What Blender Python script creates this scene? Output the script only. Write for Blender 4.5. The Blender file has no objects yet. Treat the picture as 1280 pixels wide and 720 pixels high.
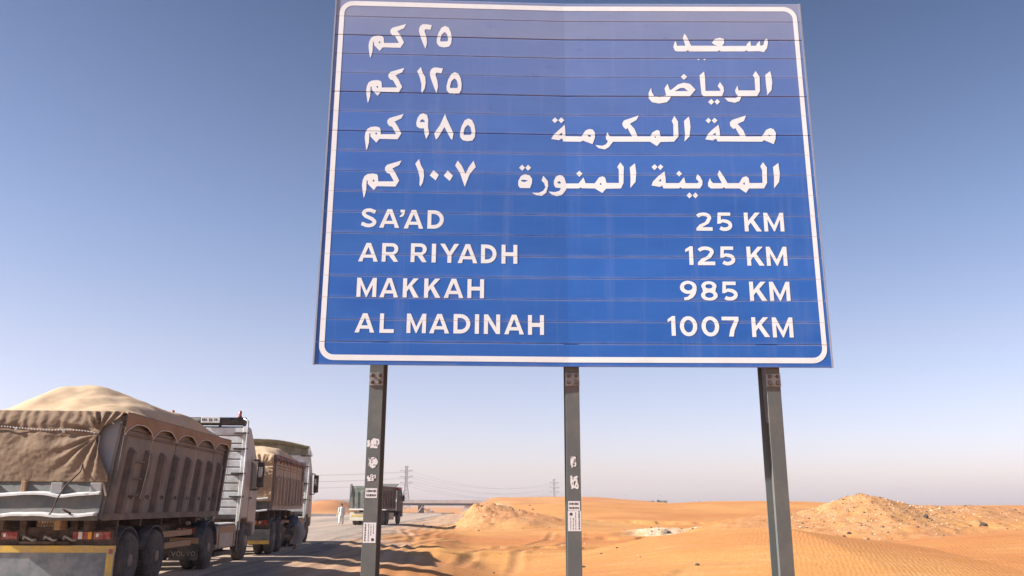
import bpy, bmesh, math, random
import numpy as np
from mathutils import Vector, Matrix, noise
from mathutils.geometry import tessellate_polygon

S = bpy.context.scene
COL = S.collection
R = math.radians
random.seed(7)

# ------------------------------------------------------------------ camera
cam = bpy.data.cameras.new("camera")
cam.sensor_width = 36.0
cam.lens = 36.0 * 1053.33 / 1280.0
cam.clip_start = 0.1
cam.clip_end = 30000
co = bpy.data.objects.new("camera", cam)
COL.objects.link(co)
CAMZ = 1.57
co.matrix_world = (Matrix.Translation((0, 0, CAMZ)) @ Matrix.Rotation(R(90 + 14.4506), 4, 'X')
                   @ Matrix.Rotation(R(0.227), 4, 'Z'))
S.camera = co

# ------------------------------------------------------------------ sky, sun, exposure
SUN_EL, SUN_A = 33.5, 12.0        # the sun stands to the left and a little behind the viewer
to_sun = Vector((-math.cos(R(SUN_A)) * math.cos(R(SUN_EL)), -math.sin(R(SUN_A)) * math.cos(R(SUN_EL)), math.sin(R(SUN_EL))))
W = bpy.data.worlds.new("World"); S.world = W; W.use_nodes = True
wt = W.node_tree; wt.nodes.clear()
out = wt.nodes.new('ShaderNodeOutputWorld'); bg = wt.nodes.new('ShaderNodeBackground')
sky = wt.nodes.new('ShaderNodeTexSky'); sky.sky_type = 'NISHITA'; sky.sun_disc = False
sky.sun_elevation = R(SUN_EL)
sky.sun_rotation = math.atan2(to_sun.x, to_sun.y) % (2 * math.pi)
sky.altitude = 400; sky.air_density = 1.0; sky.dust_density = 1.3; sky.ozone_density = 1.5
# desert dust tints the lowest band of air pink-grey, all the way round
tc = wt.nodes.new('ShaderNodeTexCoord'); sep = wt.nodes.new('ShaderNodeSeparateXYZ')
ramp = wt.nodes.new('ShaderNodeValToRGB'); mul = wt.nodes.new('ShaderNodeMix')
mul.data_type = 'RGBA'; mul.blend_type = 'MULTIPLY'; mul.inputs[0].default_value = 1.0
e = ramp.color_ramp.elements
SKYR = [(0.0, (.72, .585, .68)), (0.065, (.72, .59, .665)), (0.175, (.70, .565, .585)), (0.30, (.56, .515, .555)), (0.56, (.295, .31, .37))]
while len(e) < len(SKYR): e.new(0.5)
for el, (pos, c) in zip(e, SKYR): el.position = pos; el.color = (*c, 1)
wt.links.new(tc.outputs['Generated'], sep.inputs[0]); wt.links.new(sep.outputs['Z'], ramp.inputs[0])
wt.links.new(sky.outputs[0], mul.inputs[6]); wt.links.new(ramp.outputs[0], mul.inputs[7])
wt.links.new(mul.outputs[2], bg.inputs[0]); bg.inputs[1].default_value = 0.125
wt.links.new(bg.outputs[0], out.inputs[0])

sl = bpy.data.lights.new("sun", 'SUN'); sl.energy = 4.3; sl.angle = R(0.53); sl.color = (1.0, .97, .93)
so = bpy.data.objects.new("sun", sl); COL.objects.link(so)
so.rotation_euler = to_sun.to_track_quat('Z', 'Y').to_euler()

S.view_settings.view_transform = 'Standard'; S.view_settings.look = 'None'
S.view_settings.gamma = 1.0; S.view_settings.exposure = 1.17

# ------------------------------------------------------------------ materials
def mat(name, col, rough=.7, metal=0.0, var=.12, scale=3.0, dirt=None, dirt_amt=.0, dirt_scale=2.0, bump=.0, bump_scale=40., stretch=None, spec=.4):
    m = bpy.data.materials.new(name); m.use_nodes = True
    t = m.node_tree; b = t.nodes['Principled BSDF']
    b.inputs['Roughness'].default_value = rough; b.inputs['Metallic'].default_value = metal
    b.inputs['Specular IOR Level'].default_value = spec
    g = t.nodes.new('ShaderNodeTexCoord'); src = g.outputs['Object']
    if stretch:
        mp = t.nodes.new('ShaderNodeMapping'); mp.inputs['Scale'].default_value = stretch
        t.links.new(src, mp.inputs[0]); src = mp.outputs[0]
    n = t.nodes.new('ShaderNodeTexNoise'); n.inputs['Scale'].default_value = scale; n.inputs['Detail'].default_value = 5; n.inputs['Roughness'].default_value = .6
    t.links.new(src, n.inputs['Vector'])
    r = t.nodes.new('ShaderNodeValToRGB')
    r.color_ramp.elements[0].position = .3; r.color_ramp.elements[1].position = .7
    r.color_ramp.elements[0].color = (*[max(0, c * (1 - var)) for c in col], 1)
    r.color_ramp.elements[1].color = (*[min(1, c * (1 + var)) for c in col], 1)
    t.links.new(n.outputs['Fac'], r.inputs[0]); c = r.outputs[0]
    if dirt:
        n2 = t.nodes.new('ShaderNodeTexNoise'); n2.inputs['Scale'].default_value = dirt_scale; n2.inputs['Detail'].default_value = 7; n2.inputs['Roughness'].default_value = .7
        t.links.new(src, n2.inputs['Vector'])
        r2 = t.nodes.new('ShaderNodeValToRGB'); r2.color_ramp.elements[0].position = .5 - dirt_amt * .35; r2.color_ramp.elements[1].position = .78 - dirt_amt * .3
        t.links.new(n2.outputs['Fac'], r2.inputs[0])
        mx = t.nodes.new('ShaderNodeMix'); mx.data_type = 'RGBA'
        t.links.new(r2.outputs[0], mx.inputs[0]); t.links.new(c, mx.inputs[6]); mx.inputs[7].default_value = (*dirt, 1); c = mx.outputs[2]
    t.links.new(c, b.inputs['Base Color'])
    if bump:
        n3 = t.nodes.new('ShaderNodeTexNoise'); n3.inputs['Scale'].default_value = bump_scale; n3.inputs['Detail'].default_value = 4
        t.links.new(src, n3.inputs['Vector'])
        bp = t.nodes.new('ShaderNodeBump'); bp.inputs['Strength'].default_value = bump; bp.inputs['Distance'].default_value = .02
        t.links.new(n3.outputs['Fac'], bp.inputs['Height']); t.links.new(bp.outputs[0], b.inputs['Normal'])
    return m

DUST = (.42, .30, .21)
M = dict(
    post=mat('post_paint', (.125, .135, .128), .6, .0, .05, 4, (.20, .18, .155), .05, 3, .05, 60),
    galv=mat('galvanised', (.42, .42, .40), .5, .5, .2, 12, (.2, .17, .14), .4, 14),
    bolt=mat('bolt_steel', (.16, .14, .12), .5, .6, .3, 30),
    white=mat('sign_white', (.90, .95, .95), .45, 0, .02, 8, (.80, .80, .80), .05, 4),
    trim=mat('edge_trim', (.45, .47, .52), .4, .5, .1, 5),
    sticker=mat('sticker_paper', (.78, .77, .75), .7, 0, .06, 40),
    ink=mat('sticker_ink', (.06, .06, .06), .7, 0, .2, 40),
    body=mat('tipper_grey', (.18, .166, .15), .7, .1, .2, 2.0, (.26, .205, .16), .5, 1.6, .1, 40, spec=.25),
    ribm=mat('rib_dark_brown', (.115, .098, .088), .75, .1, .25, 3.0, (.22, .165, .13), .45, 2.2, spec=.2),  # ribs a darker brown than the body panels
    body2=mat('tipper_brown_grey', (.27, .235, .195), .7, .1, .15, 2.0, DUST, .45, 1.6, spec=.25),
    gate=mat('tailgate_grey', (.13, .135, .125), .6, .1, .15, 3, (.20, .17, .14), .35, 3, .2, 12),
    darkgreen=mat('cab_dark_green', (.018, .035, .03), .6, .0, .2, 3),
    side3=mat('tipper_side_brown', (.10, .07, .066), .7, .1, .2, 3, (.2, .16, .13), .3, 2),
    green=mat('tipper_green', (.075, .14, .125), .6, .1, .15, 3, (.3, .28, .22), .3, 2),
    lip=mat('lip_worn_metal', (.72, .70, .66), .5, .2, .15, 8),
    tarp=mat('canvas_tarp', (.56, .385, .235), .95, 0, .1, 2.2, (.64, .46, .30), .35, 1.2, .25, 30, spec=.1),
    tarpr=mat('canvas_rear_shaded', (.22, .15, .098), .95, 0, .13, 2.2, (.27, .19, .13), .35, 1.2, .6, 13, spec=.1),  # same canvas as the top; the rear's weaker light is put into the colour
    tarp2=mat('canvas_side_shaded', (.31, .195, .12), .95, 0, .12, 2.5, (.36, .24, .155), .3, 1.4, .25, 30, spec=.1),  # same canvas again, its colour darkened to carry the side's shade
    maroon=mat('maroon_rail', (.13, .06, .06), .8, 0, .2, 5, DUST, .2, 4),
    tyre=mat('tyre_rubber', (.026, .024, .024), .85, 0, .25, 6, (.12, .095, .078), .45, 3),
    rim=mat('rim_steel', (.15, .13, .11), .6, .3, .2, 8, (.24, .18, .13), .5, 5),
    chassis=mat('chassis_rust', (.055, .034, .029), .8, .2, .3, 5, (.17, .12, .09), .3, 4),
    black=mat('black_plastic', (.025, .025, .027), .6, 0, .3, 5, (.16, .13, .10), .25, 4),
    navy=mat('fender_dark', (.02, .022, .035), .5, 0, .3, 5, (.12, .10, .09), .3, 3),
    cab=mat('cab_silver', (.76, .77, .76), .42, .15, .07, 3, (.48, .43, .37), .3, 2.5),
    cabside=mat('cab_side_shaded', (.27, .26, .265), .45, .1, .06, 3, DUST, .3, 1.6),  # the shade on the cab's side is put into this darker colour
    plate=mat('underrun_grey', (.16, .185, .20), .55, .2, .1, 2.5, (.33, .32, .30), .3, 2.5),
    yellow=mat('reflective_yellow', (.74, .46, .06), .5, 0, .12, 6, (.45, .33, .18), .3, 5),
    roofred=mat('roof_red', (.45, .03, .04), .5, 0, .1, 5),
    red=mat('lamp_red', (.30, .02, .02), .3, 0, .2, 20, DUST, .12, 8),
    amber=mat('lamp_amber', (.85, .32, .03), .3, 0, .1, 20),
    clear=mat('lamp_clear', (.75, .65, .6), .3, 0, .1, 20),
    wood=mat('plywood', (.42, .25, .13), .85, 0, .2, 4, (.30, .2, .13), .3, 5, stretch=(1, 1, 6)),
    tank=mat('tank_panel', (.34, .31, .29), .55, .2, .12, 3, (.45, .32, .22), .4, 3),
    rope=mat('rope', (.62, .55, .46), .9, 0, .2, 30),
    olive=mat('deflector_olive', (.17, .165, .11), .7, 0, .15, 3, (.35, .31, .22), .35, 3),
    cream=mat('bumper_cream', (.62, .60, .46), .6, 0, .1, 4, DUST, .2, 4),
    mirror=mat('mirror_glass', (.9, .92, .95), .05, 1.0, .01, 2),
    conc=mat('concrete', (.50, .48, .46), .9, 0, .1, .4, (.38, .34, .31), .3, .3),
    concd=mat('concrete_dark', (.09, .085, .08), .9, 0, .1, .5),
    lattice=mat('lattice_steel', (.30, .30, .31), .6, .4, .1, .5),
    wire=mat('cable', (.10, .10, .10), .6, .3, .1, 1),
    skin=mat('skin', (.22, .12, .075), .6, 0, .1, 8),
    hair=mat('black_hair', (.02, .017, .015), .8, 0, .3, 20),
    panelgrey=mat('panel_grey', (.30, .31, .32), .6, .1, .1, 3, (.35, .29, .23), .3, 3),
    thobe=mat('thobe_cloth', (.27, .255, .26), .9, 0, .12, 6, (.33, .28, .24), .25, 4),
    shirt=mat('blue_grey_cloth', (.12, .13, .165), .9, 0, .12, 6),
    whitecloth=mat('white_cloth', (.74, .72, .70), .9, 0, .08, 6),
    rockd=mat('dark_stone', (.10, .075, .06), .95, 0, .4, 2),
    rockl=mat('pale_stone', (.66, .50, .36), .95, 0, .3, 1.5),
    bush=mat('desert_scrub', (.075, .085, .045), .9, 0, .4, 2),
    whitewash=mat('whitewash', (.72, .68, .63), .9, 0, .1, 1),
    glass=mat('dark_window', (.03, .033, .035), .45, 0, .2, 1),
)

# ------------------------------------------------------------------ mesh helpers
class MB:
    """collects boxes, tubes, lathes and grids, then links them as one mesh object"""
    def __init__(s): s.v = []; s.f = []; s.mi = []; s.cur = 0; s.sm = []
    def add(s, vs, fs, smooth=False):
        o = len(s.v); s.v += [tuple(x) for x in vs]
        for f in fs: s.f.append([i + o for i in f]); s.mi.append(s.cur); s.sm.append(smooth)
        return s
    def box(s, x0, x1, y0, y1, z0, z1, shear=0.0, zr=0.0):
        vs = []
        for z in (z0, z1):
            dy = shear * (z - zr)
            vs += [(x0, y0 + dy, z), (x1, y0 + dy, z), (x1, y1 + dy, z), (x0, y1 + dy, z)]
        return s.add(vs, [(0, 3, 2, 1), (4, 5, 6, 7), (0, 1, 5, 4), (1, 2, 6, 5), (2, 3, 7, 6), (3, 0, 4, 7)])
    def tube(s, pts, r, n=6, cap=True, smooth=True):
        pts = [Vector(p) for p in pts]; rs = r if isinstance(r, (list, tuple)) else [r] * len(pts)
        vs = []; up = Vector((0, 0, 1))
        for i, p in enumerate(pts):
            d = (pts[min(i + 1, len(pts) - 1)] - pts[max(i - 1, 0)]).normalized()
            a = d.cross(up)
            if a.length < .05: a = d.cross(Vector((1, 0, 0)))
            a.normalize(); b = d.cross(a)
            for k in range(n):
                t = 2 * math.pi * (k + .5) / n
                vs.append(p + a * math.cos(t) * rs[i] + b * math.sin(t) * rs[i])
        fs = []
        for i in range(len(pts) - 1):
            for k in range(n):
                fs.append((i * n + k, i * n + (k + 1) % n, (i + 1) * n + (k + 1) % n, (i + 1) * n + k))
        s.add(vs, fs, smooth)
        if cap: s.add(vs, [tuple(range(n))[::-1], tuple(range((len(pts) - 1) * n, len(pts) * n))])
        return s
    def lathe(s, prof, c, axis='x', n=28, smooth=True):
        vs = []
        for (h, r) in prof:
            for k in range(n):
                t = 2 * math.pi * k / n
                a, b = r * math.cos(t), r * math.sin(t)
                if axis == 'x': vs.append((c[0] + h, c[1] + a, c[2] + b))
                elif axis == 'y': vs.append((c[0] + a, c[1] + h, c[2] + b))
                else: vs.append((c[0] + a, c[1] + b, c[2] + h))
        fs = []
        m = len(prof)
        for i in range(m - 1):
            for k in range(n):
                fs.append((i * n + k, i * n + (k + 1) % n, (i + 1) * n + (k + 1) % n, (i + 1) * n + k))
        s.add(vs, fs, smooth)
        s.add(vs, [tuple(range(n))[::-1], tuple(range((m - 1) * n, m * n))])
        return s
    def grid(s, fn, nu, nv, smooth=True):
        vs = [fn(i / nu, j / nv) for j in range(nv + 1) for i in range(nu + 1)]
        fs = [(j * (nu + 1) + i, j * (nu + 1) + i + 1, (j + 1) * (nu + 1) + i + 1, (j + 1) * (nu + 1) + i) for j in range(nv) for i in range(nu)]
        return s.add(vs, fs, smooth)
    def prism(s, poly, y0, y1, axis='y'):
        n = len(poly); vs = []
        for y in (y0, y1):
            for a, b in poly:
                vs.append((a, y, b) if axis == 'y' else ((y, a, b) if axis == 'x' else (a, b, y)))
        fs = [tuple(range(n)), tuple(range(n, 2 * n))[::-1]] + [(i, (i + 1) % n, (i + 1) % n + n, i + n) for i in range(n)]
        return s.add(vs, fs)
    def build(s, name, m, parent=None, bevel=0, solid=0):
        me = bpy.data.meshes.new(name); me.from_pydata(s.v, [], s.f)
        ms = m if isinstance(m, (list, tuple)) else [m]
        for x in ms: me.materials.append(x)
        me.polygons.foreach_set('material_index', s.mi); me.polygons.foreach_set('use_smooth', s.sm)
        bm = bmesh.new(); bm.from_mesh(me); bmesh.ops.remove_doubles(bm, verts=bm.verts, dist=1e-5)
        bmesh.ops.recalc_face_normals(bm, faces=bm.faces)
        bm.to_mesh(me); bm.free()
        o = bpy.data.objects.new(name, me); COL.objects.link(o)
        if parent: o.parent = parent
        if solid:
            d = o.modifiers.new('solid', 'SOLIDIFY'); d.thickness = solid
        if bevel:
            b = o.modifiers.new('bevel', 'BEVEL'); b.width = bevel; b.segments = 2; b.limit_method = 'ANGLE'; b.harden_normals = False
        return o

def tag(o, label=None, cat=None, group=None, kind=None):
    for k, v in (('label', label), ('category', cat), ('group', group), ('kind', kind)):
        if v: o[k] = v
    return o
def empty(name, loc, rz=0):
    o = bpy.data.objects.new(name, None); COL.objects.link(o); o.location = loc; o.rotation_euler = (0, 0, rz); o.empty_display_size = .3
    return o

def sstep(a, b, x):
    t = np.clip((x - a) / (b - a), 0, 1); return t * t * (3 - 2 * t)

# ------------------------------------------------------------------ values tuned against the photograph
SAND_A, SAND_B, SAND_C = (.46, .175, .054), (.51, .222, .068), (.56, .285, .090)
BLUE_A, BLUE_B = (.012, .12, .49), (.028, .16, .56)
HAZE = .0003
# truck rear-bumper origins: derived from where their wheels stand on the road
TR1 = (-8.50, 16.15)
TR2 = (-8.93, 27.90)
TR3 = (-11.25, 67.8)
PERS1 = (-13.7, 70.5)
PERS2 = (-7.75, 31.6)

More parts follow.
